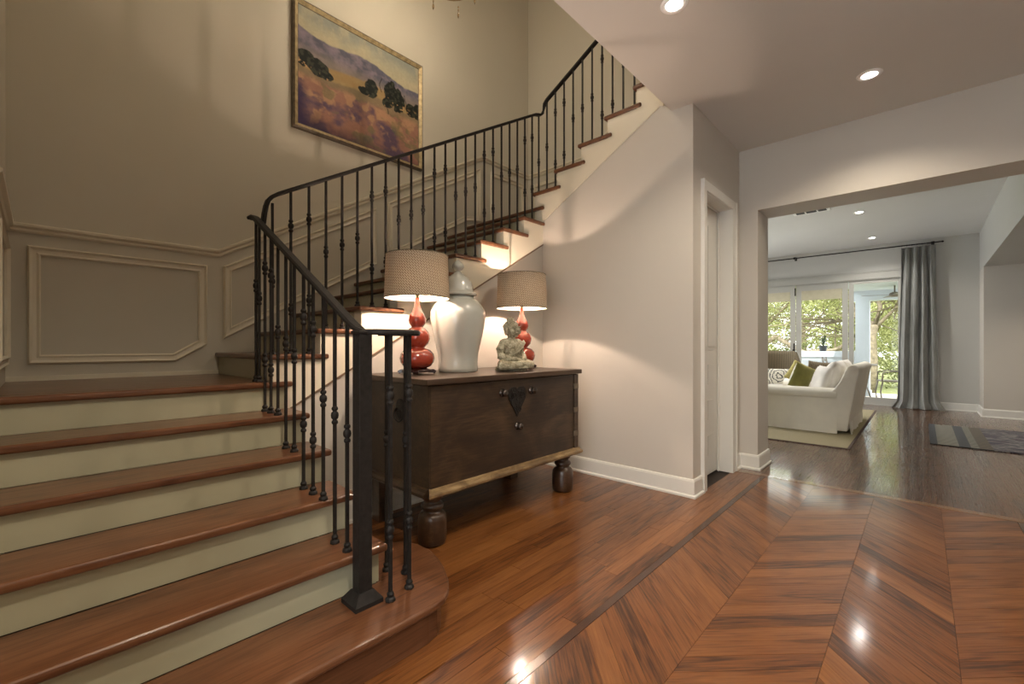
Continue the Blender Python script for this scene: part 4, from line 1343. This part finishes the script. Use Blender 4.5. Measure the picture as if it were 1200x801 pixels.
    F = [(j * nx + i, j * nx + i + 1, (j + 1) * nx + i + 1, (j + 1) * nx + i) for j in range(ny - 1) for i in range(nx - 1)]
    me = bpy.data.meshes.new('canvas'); me.from_pydata(V, [], F)
    ca_ = me.color_attributes.new('paint', 'FLOAT_COLOR', 'POINT')
    flat = np.concatenate([np.clip(C, 0, 1), np.ones((ny, nx, 1))], 2).reshape(-1)
    ca_.data.foreach_set('color', flat)
    m, nt, b_ = new_mat('oil_paint')
    at = nt.nodes.new('ShaderNodeAttribute'); at.attribute_name = 'paint'
    L(nt, at.outputs['Color'], b_.inputs['Base Color'])
    b_.inputs['Roughness'].default_value = 0.62
    b_.inputs['Specular IOR Level'].default_value = 0.25
    v = coords(nt, 'Object')
    bump(nt, b_, noise(nt, v, 70, 5), 0.35, 0.004)
    me.materials.append(m)
    link(bpy.data.objects.new('canvas', me), pic)
painting()

# ------------------------------------------------------------------ chandelier over the stairwell
ch = empty('chandelier', (-2.85, 2.33, 6.3))
tag(ch, 'chandelier hanging in the stairwell, only the tips of its amber drops in view', 'chandelier')
c0 = MB().tube([(0, 0, 0), (0, 0, -1.6)], 0.008, 8).lathe([(0.07, -0.03), (0.07, 0), (0.01, 0)], 20).lathe([(0.01, -2.02), (0.05, -1.98), (0.03, -1.9), (0.06, -1.8), (0.02, -1.7), (0.03, -1.6)], 16)
c0.build('stem', M['brass'], ch)
drop_me = MB().ball((0, 0, -0.05), 0.007, 0.007, 0.007, 8, 6).ball((0, 0, -0.075), 0.006, 0.006, 0.012, 8, 6).lathe([(0.001, -0.150), (0.008, -0.128), (0.009, -0.115), (0.003, -0.090)], 8).mesh('drop', M['crystal'])
for k in range(6):
    a_ = k * PI / 3 + 0.25
    c_, s_ = math.cos(a_), math.sin(a_)
    ar = MB().tube([(0.03 * c_, 0.03 * s_, -1.9), (0.14 * c_, 0.14 * s_, -2.0), (0.28 * c_, 0.28 * s_, -1.95), (0.33 * c_, 0.33 * s_, -1.82)], 0.007, 8)
    ar.lathe([(0.005, -1.82), (0.035, -1.81), (0.035, -1.80), (0.012, -1.79), (0.012, -1.70)], 12, (0.33 * c_, 0.33 * s_, 0)).build('arm', M['brass'], ch)
    MB().ball((0.33 * c_, 0.33 * s_, -1.665), 0.016, 0.016, 0.032, 10, 8).build('candle_bulb', M['candle'], ch)
MB().tube([(0.19 * math.cos(2 * PI * k / 24), 0.19 * math.sin(2 * PI * k / 24), -2.05) for k in range(24)], 0.005, 6, closed=True).build('ring', M['brass'], ch)
for k in range(3):
    a_ = k * 2 * PI / 3 + 1.95
    MB().tube([(0, 0, -1.98), (0.19 * math.cos(a_), 0.19 * math.sin(a_), -2.05)], 0.004, 6).build('stay', M['brass'], ch)
for k in range(5):
    a_ = k * 2 * PI / 5 + 2.15
    o = link(bpy.data.objects.new('drop', drop_me), ch); o.location = (0.19 * math.cos(a_), 0.19 * math.sin(a_), -2.06)

# ------------------------------------------------------------------ ceiling lights and vent
def ring():
    m = MB(); seg = 28; vs = []; fs = []
    prof = [(0.046, 0.0), (0.049, -0.006), (0.074, -0.005), (0.078, 0.0)]
    for r, z in prof:
        for k in range(seg):
            vs.append((r * math.cos(2 * PI * k / seg), r * math.sin(2 * PI * k / seg), z))
    for i in range(3):
        for k in range(seg):
            fs.append((i * seg + k, i * seg + (k + 1) % seg, (i + 1) * seg + (k + 1) % seg, (i + 1) * seg + k))
    return m.add(vs, fs, True).mesh('trim_ring', M['white_metal'])
ring_me = ring()
lens_me = MB().lathe([(0.047, -0.0035), (0.047, -0.001)], 24, smooth=False).mesh('lens', M['lens'])
def downlight(x, y, z, w, label, group, col, cone=140):
    t = empty('ceiling_downlight', (x, y, z)); tag(t, label, 'ceiling light', group)
    link(bpy.data.objects.new('trim_ring', ring_me), t); link(bpy.data.objects.new('lens', lens_me), t)
    l = add_light('downlight_lamp', 'SPOT', (0, 0, -0.02), w, col, spot_size=math.radians(cone), spot_blend=0.7, shadow_soft_size=0.045)
    l.parent = t
near_l = ['round recessed downlight in the hall ceiling nearest the stairwell edge', 'round recessed downlight in the hall ceiling above the opening',
          'recessed hall downlight out of frame above the herringbone', 'unseen hall downlight added near the entry to brighten the stairs',
          'recessed hall downlight out of frame to the right', 'recessed hall downlight out of frame by the entry corner']
for (x, y, z, w), lb in zip(DOWNLIGHTS, near_l):
    downlight(x, y, z, w, lb, 'hall downlights', SOFT)
far_l = ['small downlight in the living room ceiling nearer the opening', 'small downlight in the living room ceiling close to the curtain rod',
         'living room downlight hidden by the header, nearer row', 'living room downlight hidden by the header, farther row', 'living room downlight at the hidden left end']
for (x, y, z, w), lb in zip(FAR_DOWNLIGHTS, far_l):
    downlight(x, y, z, w, lb, 'living room downlights', (1.0, 0.95, 0.88))
downlight(1.75, 9.7, 2.62, 34, 'recessed downlight of the side room beyond the soffit, out of frame', 'living room downlights', WARM)
vt = empty('air_vent', (-1.27, 8.22, 3.35)); tag(vt, 'white air vent with a dark grille in the living room ceiling', 'vent')
MB().box(-0.24, 0.24, -0.13, -0.10, -0.008, 0).box(-0.24, 0.24, 0.10, 0.13, -0.008, 0).box(-0.24, -0.20, -0.1, 0.1, -0.008, 0).box(0.20, 0.24, -0.1, 0.1, -0.008, 0).box(-0.085, -0.065, -0.1, 0.1, -0.008, 0).box(0.07, 0.09, -0.1, 0.1, -0.008, 0).build('frame', M['white_metal'], vt)
sl = MB().box(-0.2, 0.2, -0.1, 0.1, -0.001, 0)
for i in range(9):
    y = -0.09 + i * 0.0225
    sl.add([(-0.2, y, -0.002), (0.2, y, -0.002), (0.2, y + 0.012, -0.007), (-0.2, y + 0.012, -0.007)], [(0, 1, 2, 3)])
sl.build('grille', M['black_grille'], vt)

# ------------------------------------------------------------------ living room
def pillow_mesh(w, h, t, pinch=1.0, name='cushion', mats=None, n=16):
    V = []; F = []; MI = []
    for side in (1, -1):
        for j in range(n + 1):
            for i in range(n + 1):
                u = -1 + 2 * i / n; v = -1 + 2 * j / n
                th = max(0.0, (1 - abs(u) ** 2.6)) ** 0.5 * max(0.0, (1 - abs(v) ** 2.6)) ** 0.5
                k = 1 - 0.07 * pinch * (1 - abs(v) ** 2) * abs(u) ** 3
                k2 = 1 - 0.07 * pinch * (1 - abs(u) ** 2) * abs(v) ** 3
                V.append((u * w / 2 * k, side * (t / 2 * th + 0.001), v * h / 2 * k2))
    m = (n + 1) ** 2
    for s_ in range(2):
        for j in range(n):
            for i in range(n):
                a_ = s_ * m + j * (n + 1) + i
                f = (a_, a_ + 1, a_ + n + 2, a_ + n + 1)
                F.append(f if s_ == 1 else f[::-1]); MI.append(s_ if mats and len(mats) > 1 else 0)
    me = bpy.data.meshes.new(name); me.from_pydata(V, [], F)
    me.polygons.foreach_set('use_smooth', [True] * len(F)); me.polygons.foreach_set('material_index', MI)
    for q in mats: me.materials.append(q)
    bm = bmesh.new(); bm.from_mesh(me); bmesh.ops.remove_doubles(bm, verts=bm.verts, dist=0.0025); bm.to_mesh(me); bm.free()
    return me
def cushion(name, loc, rot, w, h, t, mats, label, cat='cushion', group=None, pinch=1.0):
    o = link(bpy.data.objects.new(name, pillow_mesh(w, h, t, pinch, name, mats)))
    o.location = loc; o.rotation_euler = rot
    return tag(o, label, cat, group)

rug = empty('area_rug', (-0.63, 6.6, 0)); tag(rug, 'large beige woven rug with a dark edge under the white sofa', 'rug')
MB().box(-3.7, 0, 0, 4.3, 0.001, 0.010).build('border', M['rug_border'], rug)
MB().box(-3.67, -0.025, 0.025, 4.275, 0.008, 0.014).build('woven_field', M['sisal'], rug)
rn = MB().box(0, 2.3, 0, 1.92, 0.001, 0.012).build('striped_rug', M['runner'])
rn.location = (0.078, 7.67, 0)
tag(rn, 'dark multicoloured striped rag rug on the wood floor at right', 'rug')

RT = 0.014
sofa = empty('sofa', (-1.3, 8.58, RT)); tag(sofa, 'white slipcovered sofa on the beige rug, seen from its arm and back', 'sofa')
SO = Vector((-1.3, 8.58, RT))
def sp(mbx, name, mat=None, bevel=0.03, parent=None, seg=3):
    o = mbx.build(name, mat or M['linen'], parent or sofa, bevel=bevel, seg=seg)
    if parent is None: o.location = -SO
    for p in o.data.polygons: p.use_smooth = True
    return o
sp(MB().box(-1.82, -0.95, 7.85, 9.40, 0.08, 0.36), 'seat_base')
def arm(y0, y1):
    c_ = (y0 + y1) / 2
    pr = [(y0 + 0.02, 0.03), (y1 - 0.02, 0.03), (y1 - 0.02, 0.50)]
    for k in range(9):
        a_ = -0.35 + (PI + 0.7) * k / 8
        pr.append((c_ + 0.135 * math.cos(a_), 0.545 + 0.095 * math.sin(a_)))
    pr.append((y0 + 0.02, 0.50))
    return MB().prism(pr, lambda p, q, t: (t, p, q), -1.87, -0.87)
sp(arm(7.62, 7.86), 'arm', bevel=0.012); sp(arm(9.34, 9.58), 'arm', bevel=0.012)
bk = [(-1.00, 0.05), (-0.755, 0.05), (-0.625, 0.90), (-0.63, 0.945), (-0.655, 0.975), (-0.71, 0.98), (-0.755, 0.95), (-0.85, 0.72), (-0.93, 0.60), (-1.00, 0.50)]
sp(MB().prism(bk, lambda p, q, t: (p, t, q), 7.63, 9.57), 'backrest', bevel=0.02)
for y0 in (7.87, 8.61):
    sp(MB().box(-1.86, -0.98, y0, y0 + 0.73, 0.36, 0.52), 'seat_cushion', M['linen_white'], 0.05)
    cme = pillow_mesh(0.72, 0.52, 0.26, 0.5, 'back_cushion', [M['linen_white']])
    co = link(bpy.data.objects.new('back_cushion', cme), sofa)
    co.location = Vector((-0.97, y0 + 0.365, 0.765)) - SO; co.rotation_euler = (0.22, 0, PI / 2)
# skirts: gently waving cloth panels that stop short of each other at the corner
def skirt(p0, p1, z1=0.35, off=0.02, n=40):
    d = Vector((p1[0] - p0[0], p1[1] - p0[1])); l = d.length; d.normalize(); nn = Vector((d.y, -d.x))
    V = []; F = []
    for side in (0, 1):
        for i in range(n + 1):
            s_ = l * i / n
            for z in (0.012, 0.12, 0.24, z1):
                w = off * (1 - z / z1) * (1 + 0.35 * math.sin(s_ * 9 + 1) + 0.25 * math.sin(s_ * 23)) + 0.006 - side * 0.006
                V.append((p0[0] + d.x * s_ + nn.x * w, p0[1] + d.y * s_ + nn.y * w, z))
    k = 4; m = (n + 1) * k
    for side in (0, 1):
        for i in range(n):
            for j in range(3):
                a_ = side * m + i * k + j
                F.append((a_, a_ + k, a_ + k + 1, a_ + 1))
    mb_ = MB(); mb_.add(V, F, True)
    return mb_
sp(skirt((-1.87, 7.645), (-0.865, 7.635), 0.50), 'skirt', bevel=0)
sp(skirt((-0.755, 7.66), (-0.755, 9.55), 0.30, 0.03), 'skirt', bevel=0)

cushion('round_pillow', (-1.10, 8.03, 0.735), (0.30, 0, PI / 2 + 0.55), 0.44, 0.44, 0.17, [M['linen_white']], 'plump white pillow propped on the sofa beside the olive one', 'pillow')
cushion('square_pillow', (-1.40, 8.25, 0.745), (0.15, 0.35, PI / 2 - 0.5), 0.40, 0.40, 0.15, [M['floral'], M['olive']], 'olive green velvet pillow with a patterned front face on the sofa', 'pillow')
cushion('square_pillow', (-1.55, 9.0, 0.765), (0.2, 0.5, 0.25), 0.36, 0.36, 0.14, [M['yellow_green']], 'small yellow-green pillow behind the olive pillow', 'pillow')
cushion('square_pillow', (-1.30, 9.12, 0.79), (0.2, 0.1, 0.5), 0.36, 0.38, 0.14, [M['yellow_green'] if False else M['wicker']], 'tan textured pillow at the far end of the sofa', 'pillow')

# wicker wing chair
ac = empty('wicker_armchair', (-2.14, 10.0, RT)); tag(ac, 'woven seagrass armchair with a high curved back, behind the sofa arm', 'armchair')
def shell(w, d, z0, topf, t, name, a0, a1, n=28, flare=0.12):
    V = []; F = []; rows = 10
    for side in (0, 1):
        for i in range(n + 1):
            a_ = a0 + (a1 - a0) * i / n
            zt_ = topf(a_)
            for j in range(rows + 1):
                z = z0 + (zt_ - z0) * j / rows
                r = 1 + flare * ((z - z0) / 0.7) ** 1.5 - (t / w * 2 if side else 0)
                V.append((w / 2 * r * math.cos(a_), d / 2 * r * math.sin(a_), z))
    k = rows + 1; m = (n + 1) * k
    for i in range(n):
        for j in range(rows):
            a_ = i * k + j
            F.append((a_, a_ + k, a_ + k + 1, a_ + 1)); F.append((m + a_ + 1, m + a_ + k + 1, m + a_ + k, m + a_))
        F.append((i * k + rows, (i + 1) * k + rows, m + (i + 1) * k + rows, m + i * k + rows))
        F.append((i * k, m + i * k, m + (i + 1) * k, (i + 1) * k))
    for i in (0, n):
        for j in range(rows):
            F.append((i * k + j, i * k + j + 1, m + i * k + j + 1, m + i * k + j))
    return MB().add(V, F, True)
def topf(a_):
    q = abs(a_ - PI / 2) / (PI / 2)          # 0 at the middle of the back
    return 1.13 - 0.03 * q * q - (0.52 * max(0, q - 0.62) / 0.5 if q > 0.62 else 0)
shell(0.86, 0.80, 0.28, topf, 0.05, 'backrest', -0.18, PI + 0.18).build('backrest', M['wicker'], ac)
MB().box(-0.36, 0.36, -0.36, 0.26, 0.26, 0.34).build('seat_frame', M['wicker'], ac, bevel=0.02)
MB().box(-0.35, 0.35, -0.38, 0.24, 0.34, 0.46).build('seat_cushion', M['linen_white'], ac, bevel=0.04)
lg = MB().lathe([(0.018, 0), (0.026, 0.27)], 10).mesh('leg', M['chest_leg'])
for x, y in [(-0.31, -0.31), (0.31, -0.31), (-0.31, 0.24), (0.31, 0.24)]:
    o = link(bpy.data.objects.new('leg', lg), ac); o.location = (x, y, 0)
ac.rotation_euler = (0, 0, 0.35)
cushion('lumbar_pillow', (-2.05, 9.86, 0.645), (-0.25, 0, 0.35), 0.60, 0.32, 0.14, [M['medallion']], 'white lumbar pillow with a black medallion print on the wicker chair', 'pillow')

# curtain and rod
def curtain():
    n = 180; rows = 24; V = []; F = []
    x0, x1 = -0.31, 0.20
    for j in range(rows + 1):
        z = 3.20 * (1 - j / rows)
        lowk = 1 - z / 3.2
        for i in range(n + 1):
            s_ = i / n
            ph = s_ * 2 * PI * 4.2
            amp = 0.060 + 0.018 * math.sin(s_ * 11 + 1)
            x = x0 + (x1 - x0) * s_ + 0.012 * math.sin(ph * 2 + 1) - 0.02 * lowk * (1 - s_) * 1.5
            y = 11.80 + amp * math.sin(ph + 0.5 * math.sin(z * 1.3 + s_ * 3)) * (0.75 + 0.45 * lowk)
            x += (s_ - 0.35) * 0.10 * lowk ** 2
            if z < 0.15:
                k = (0.15 - z) / 0.15
                y -= 0.12 * k * k; x += (s_ - 0.5) * 0.16 * k
            V.append((x, y, max(z, 0.008 + 0.004 * math.sin(i))))
    for j in range(rows):
        for i in range(n):
            a_ = j * (n + 1) + i
            F.append((a_, a_ + n + 1, a_ + n + 2, a_ + 1))
    return MB().add(V, F, True)
cu = curtain().build('curtain', M['curtain'])
sd = cu.modifiers.new('thick', 'SOLIDIFY'); sd.thickness = 0.004
tag(cu, 'floor-length grey curtain gathered at the right of the glass doors', 'curtain')
rod = empty('curtain_rod', (0.29, 11.80, 3.245)); tag(rod, 'thin black curtain rod above the glass doors', 'curtain rod')
MB().tube([(0, 0, 0), (-5.2, 0, 0)], 0.012, 10).build('pole', M['iron'], rod)
MB().ball((0.005, 0, 0), 0.02, 0.017, 0.017, 10, 8).build('finial', M['iron'], rod)
for x in (-0.13, -2.42, -4.8):
    MB().box(x - 0.012, x + 0.012, -0.012, 0.148, -0.012, 0.006).box(x - 0.022, x + 0.022, 0.135, 0.15, -0.04, 0.04).lathe([(0.026, -0.02), (0.026, 0.02)], 12, (x, 0, 0)).build('bracket', M['iron'], rod)
rme = MB().tube([(0, 0.019 * math.cos(2 * PI * k / 14), 0.019 * math.sin(2 * PI * k / 14) - 0.004) for k in range(14)], 0.0025, 5, closed=True).mesh('ring', M['iron'])
for i in range(7):
    o = link(bpy.data.objects.new('ring', rme), rod); o.location = (-0.58 + i * 0.075, 0, 0)

# ------------------------------------------------------------------ outside
gnd = struct('ground', MB().box(-45, 40, 12.1, 70, -0.5, -0.35), M['grass'])
pat = struct('patio', MB().box(-6, 5, 12.1, 15.2, -0.35, -0.02), M['patio'])
pr = MB().box(-1.30, 5, 12.1, 14.45, 2.62, 2.80).box(-1.30, 5, 14.15, 14.45, 2.38, 2.62)
struct('porch_roof', pr, M['white_out'])
struct('porch_post', MB().box(-1.235, -0.955, 14.16, 14.44, -0.02, 2.38).box(-1.26, -0.93, 14.13, 14.47, -0.02, 0.12), M['white_out'])
struct('parapet', MB().box(-6, -1.24, 14.2, 14.36, -0.02, 0.95).box(-6, -1.24, 14.16, 14.40, 0.95, 1.10), M['white_out'])
fan = empty('porch_fan', (-0.45, 13.3, 2.62)); tag(fan, 'ceiling fan under the white porch roof outside the glass door', 'fan')
MB().tube([(0, 0, 0), (0, 0, -0.16)], 0.015, 8).build('rod', M['patio_wood'], fan)
MB().lathe([(0.05, -0.26), (0.10, -0.24), (0.10, -0.18), (0.05, -0.15)], 18).build('motor', M['patio_wood'], fan)
for k in range(4):
    a_ = k * PI / 2 + 0.3; c_, s_ = math.cos(a_), math.sin(a_)
    MB().sweep([(0.09 * c_, 0.09 * s_, -0.21), (0.60 * c_, 0.60 * s_, -0.21)], [(-0.06, -0.01), (0.06, 0.0), (0.06, 0.008), (-0.06, -0.002)]).build('blade', M['patio_wood'], fan)
pt = empty('potted_plant', (-1.93, 14.28, 1.10)); tag(pt, 'small dark potted plant on the white wall outside', 'plant')
MB().lathe([(0.07, 0), (0.10, 0.14), (0.11, 0.145), (0.10, 0.15)], 16).build('pot', M['pot'], pt)
m = MB()
for i in range(26):
    a_ = random.uniform(0, 2 * PI); l = random.uniform(0.15, 0.32); t_ = random.uniform(0.1, 0.7)
    c_, s_ = math.cos(a_), math.sin(a_)
    m.sweep([(0, 0, 0.14), (l * t_ * 0.6 * c_, l * t_ * 0.6 * s_, 0.14 + l * 0.7), (l * t_ * c_, l * t_ * s_, 0.14 + l)], [(-0.014, 0), (0.014, 0), (0, 0.003)], radii=[0.6, 1, 0.1])
m.build('leaves', M['leafdark'], pt)['kind'] = 'stuff'
# patio table and chair
tb = empty('patio_table', (-1.05, 13.25, -0.02)); tag(tb, 'small dark patio table just outside the open glass door', 'table')
MB().lathe([(0.30, 0.80), (0.31, 0.81), (0.31, 0.83), (0.30, 0.84)], 32).build('table_top', M['patio_wood'], tb)
for k in range(3):
    a_ = k * 2 * PI / 3 + 0.6; c_, s_ = math.cos(a_), math.sin(a_)
    MB().tube([(0.22 * c_, 0.22 * s_, 0.80), (0.08 * c_, 0.08 * s_, 0.4), (0.22 * c_, 0.22 * s_, 0.01)], 0.014, 8).build('leg', M['patio_wood'], tb)
def patio_chair(loc, rz, label):
    t = empty('patio_chair', loc, rz); tag(t, label, 'chair', 'dark patio chairs outside the glass door')
    MB().box(-0.22, 0.22, -0.22, 0.22, 0.43, 0.46).build('seat', M['patio_wood'], t, bevel=0.01)
    for s_ in (-1, 1):
        MB().tube([(0.20 * s_, -0.20, 0.43), (0.21 * s_, -0.24, 0.2), (0.22 * s_, -0.22, 0.012)], 0.016, 8).build('leg', M['patio_wood'], t)
        MB().tube([(0.22 * s_, 0.24, 0.012), (0.21 * s_, 0.18, 0.3), (0.20 * s_, 0.21, 0.5), (0.20 * s_, 0.29, 0.98)], 0.016, 8).build('leg', M['patio_wood'], t)
        MB().tube([(0.21 * s_, 0.24, 0.66), (0.24 * s_, 0.0, 0.68), (0.22 * s_, -0.20, 0.64), (0.21 * s_, -0.21, 0.45)], 0.014, 8).build('armrest', M['patio_wood'], t)
    for k in range(4):
        MB().box(-0.19, 0.19, 0.225 + 0.02 * k, 0.24 + 0.02 * k, 0.58 + 0.10 * k, 0.635 + 0.10 * k).build('back_slat', M['patio_wood'], t)
patio_chair((-0.52, 13.55, -0.02), -1.3, 'dark patio chair facing the small table outside the glass door')
patio_chair((-1.55, 13.75, -0.02), 1.9, 'dark patio chair behind the white porch post')

def leaf_cloud(blobs, count, size, mat, name, parent, seed):
    rs = np.random.RandomState(seed)
    per = [max(1, int(count * b_[3] * b_[4] * b_[5] / sum(q[3] * q[4] * q[5] for q in blobs))) for b_ in blobs]
    P = []
    for (x, y, z, rx, ry, rz), c in zip(blobs, per):
        # clustered sprays inside the blob
        nc = max(4, c // 22)
        u = rs.normal(size=(nc, 3)); u /= np.linalg.norm(u, axis=1)[:, None]
        u *= rs.rand(nc, 1) ** 0.45
        cen = u * np.array([rx, ry, rz]) + np.array([x, y, z])
        idx = rs.randint(0, nc, c)
        P.append(cen[idx] + rs.normal(scale=0.16, size=(c, 3)) * np.array([1, 1, 0.6]))
    P = np.concatenate(P); n = len(P)
    a_ = rs.normal(size=(n, 3)); a_ /= np.linalg.norm(a_, axis=1)[:, None]
    b_ = rs.normal(size=(n, 3)); b_ -= (a_ * b_).sum(1)[:, None] * a_; b_ /= np.linalg.norm(b_, axis=1)[:, None]
    s_ = size * (0.6 + 0.8 * rs.rand(n, 1))
    V = np.stack([P - a_ * s_, P - b_ * s_ * 0.45, P + a_ * s_, P + b_ * s_ * 0.45], 1).reshape(-1, 3)
    me = bpy.data.meshes.new(name)
    me.vertices.add(4 * n); me.vertices.foreach_set('co', V.reshape(-1))
    me.loops.add(4 * n); me.loops.foreach_set('vertex_index', np.arange(4 * n))
    me.polygons.add(n); me.polygons.foreach_set('loop_start', np.arange(0, 4 * n, 4))
    me.update(calc_edges=True)
    me.attributes.new('tone', 'FLOAT', 'FACE').data.foreach_set('value', rs.rand(n))
    me.materials.append(mat)
    o = link(bpy.data.objects.new(name, me), parent); o['kind'] = 'stuff'
    return o
def tree(loc, label, limbs, blobs, count, seed, size=0.085, mat='leaves'):
    t = empty('garden_tree', loc); tag(t, label, 'tree', 'trees beyond the patio')
    rs = random.Random(seed)
    for k, (pts, r0, r1_) in enumerate(limbs):
        n = len(pts)
        MB().tube(pts, r0, 10, radii=[1 + (r1_ / r0 - 1) * i / (n - 1) for i in range(n)]).build('trunk' if k == 0 else 'branch', M['bark'], t)
    tw = MB()
    for i in range(40):
        b_ = rs.choice(blobs); pts, r0, r1_ = rs.choice(limbs); p0 = pts[rs.randint(len(pts) // 2, len(pts) - 1)]
        e_ = (b_[0] + rs.uniform(-1, 1) * b_[3] * .8, b_[1] + rs.uniform(-1, 1) * b_[4] * .8, b_[2] + rs.uniform(-1, 1) * b_[5] * .8)
        mid = tuple((p0[j] + e_[j]) / 2 + rs.uniform(-.25, .25) for j in range(3))
        tw.tube([p0, mid, e_], 0.022, 5, radii=[1.2, 0.8, 0.25])
    tw.build('twigs', M['bark'], t)['kind'] = 'stuff'
    leaf_cloud(blobs, int(count * 3.2), size * 0.52, M[mat], 'foliage', t, seed)
GZ = -0.35
tree((-1.25, 19.0, GZ), 'forked tree with a thick trunk framed by the open right-hand glass door',
     [([(0, 0, 0), (0.06, 0, 1.0), (0.02, 0, 1.9), (0.10, 0, 2.3)], 0.15, 0.12), ([(0.02, 0, 1.95), (-0.35, 0, 2.6), (-0.7, 0.2, 3.6)], 0.12, 0.05),
      ([(0.10, 0, 2.25), (0.25, 0, 2.9), (0.05, 0.1, 3.6), (0.2, 0, 4.4)], 0.09, 0.03), ([(0.12, 0, 2.2), (0.7, 0, 2.9), (1.3, 0, 3.3)], 0.06, 0.025)],
     [(0.1, 0.2, 4.2, 1.9, 1.5, 1.3), (1.3, 0.3, 3.2, 1.2, 1.0, 0.9), (-1.2, 0.4, 3.6, 1.2, 1.2, 1.1), (0.4, 1.4, 2.2, 1.9, 1.0, 1.3)], 5200, 11)
tree((0.15, 18.0, GZ), 'slender dark trunk standing at the right edge of the open glass door',
     [([(0, 0, 0), (-0.05, 0, 1.0), (0.05, 0, 2.2), (0.0, 0, 3.4)], 0.15, 0.07), ([(0.02, 0, 1.9), (0.4, 0, 2.6), (0.6, 0, 3.4)], 0.05, 0.02)],
     [(0.1, 0.1, 3.9, 1.2, 1.0, 0.9), (0.5, 0.6, 2.6, 0.8, 0.8, 0.9)], 2200, 12)
tree((-5.2, 20.5, GZ), 'wide spreading tree whose low horizontal bough crosses the middle glass door',
     [([(0, 0, 0), (0.1, 0, 1.2), (0.3, 0, 2.4), (0.2, 0, 4.0)], 0.24, 0.10), ([(0.15, 0, 1.5), (0.9, -0.3, 1.95), (1.9, -0.6, 1.35), (2.9, -0.8, 1.45), (3.6, -0.8, 1.9)], 0.11, 0.05),
      ([(0.3, 0, 2.2), (1.0, -0.2, 2.9), (1.8, -0.4, 3.8), (2.6, -0.4, 4.4)], 0.07, 0.03), ([(1.3, -0.4, 1.8), (2.2, -0.6, 2.3), (3.2, -0.8, 2.5)], 0.04, 0.02)],
     [(0.2, 0.2, 3.4, 2.2, 1.5, 1.8), (2.2, 0.3, 3.6, 1.8, 1.4, 1.2), (-2.2, 0.2, 2.8, 1.9, 1.4, 1.9), (2.8, 0.5, 1.7, 1.0, 0.9, 0.7)], 8200, 13)
tree((-9.0, 23.0, GZ), 'bushy bright green tree seen through the left glass door',
     [([(0, 0, 0), (0.1, 0, 1.5), (0, 0, 3.0), (0.1, 0, 4.5)], 0.22, 0.08), ([(0.05, 0, 1.8), (0.9, 0, 2.9), (1.6, 0, 3.6)], 0.08, 0.03)],
     [(0.0, 0, 3.2, 2.6, 1.8, 2.2), (2.2, 0.3, 2.4, 1.8, 1.4, 1.8), (-2.5, 0.2, 2.6, 2.0, 1.5, 2.0)], 7000, 14)
tree((-4.6, 27.0, GZ), 'tall pale tree farthest back behind the spreading bough',
     [([(0, 0, 0), (0.1, 0, 2.0), (0, 0, 5.0)], 0.25, 0.08), ([(0.05, 0, 2.6), (1.2, 0, 4.0), (2.0, 0, 5.0)], 0.09, 0.03)],
     [(0.0, 0, 4.6, 3.2, 2.0, 2.4), (3.2, 0, 3.2, 2.4, 1.6, 2.2), (-3.2, 0, 3.0, 2.4, 1.6, 2.2)], 6000, 15, 0.12)
tree((0.8, 25.0, GZ), 'tall pale tree farthest back behind the forked trunk',
     [([(0, 0, 0), (-0.1, 0, 2.0), (0, 0, 5.0)], 0.22, 0.08), ([(0.0, 0, 2.2), (-1.2, 0, 3.8), (-1.6, 0, 5.0)], 0.08, 0.03)],
     [(0.0, 0, 4.4, 2.4, 1.6, 2.0), (-2.0, 0, 3.0, 2.0, 1.6, 2.0), (1.8, 0, 2.4, 1.6, 1.4, 1.9)], 4500, 16, 0.12)
hd_ = leaf_cloud([(-10 + 1.6 * i, 22.2 + 0.5 * (i % 3), 0.65 + 0.2 * (i % 2), 1.3, 0.8, 1.15) for i in range(9)], 22000, 0.055, M['hedge'], 'hedge', None, 21)
wd_ = leaf_cloud([(-13 + 2.1 * i, 31 + (i % 3), 1.8 + 0.5 * (i % 2), 1.7, 0.8, 2.4) for i in range(9)], 26000, 0.085, M['woodland'], 'woodland_edge', None, 33)
tag(wd_, 'pale sunlit woodland edge farthest behind the garden trees', 'foliage', kind='stuff')
tag(hd_, 'low loose hedge along the garden behind the patio', 'hedge')
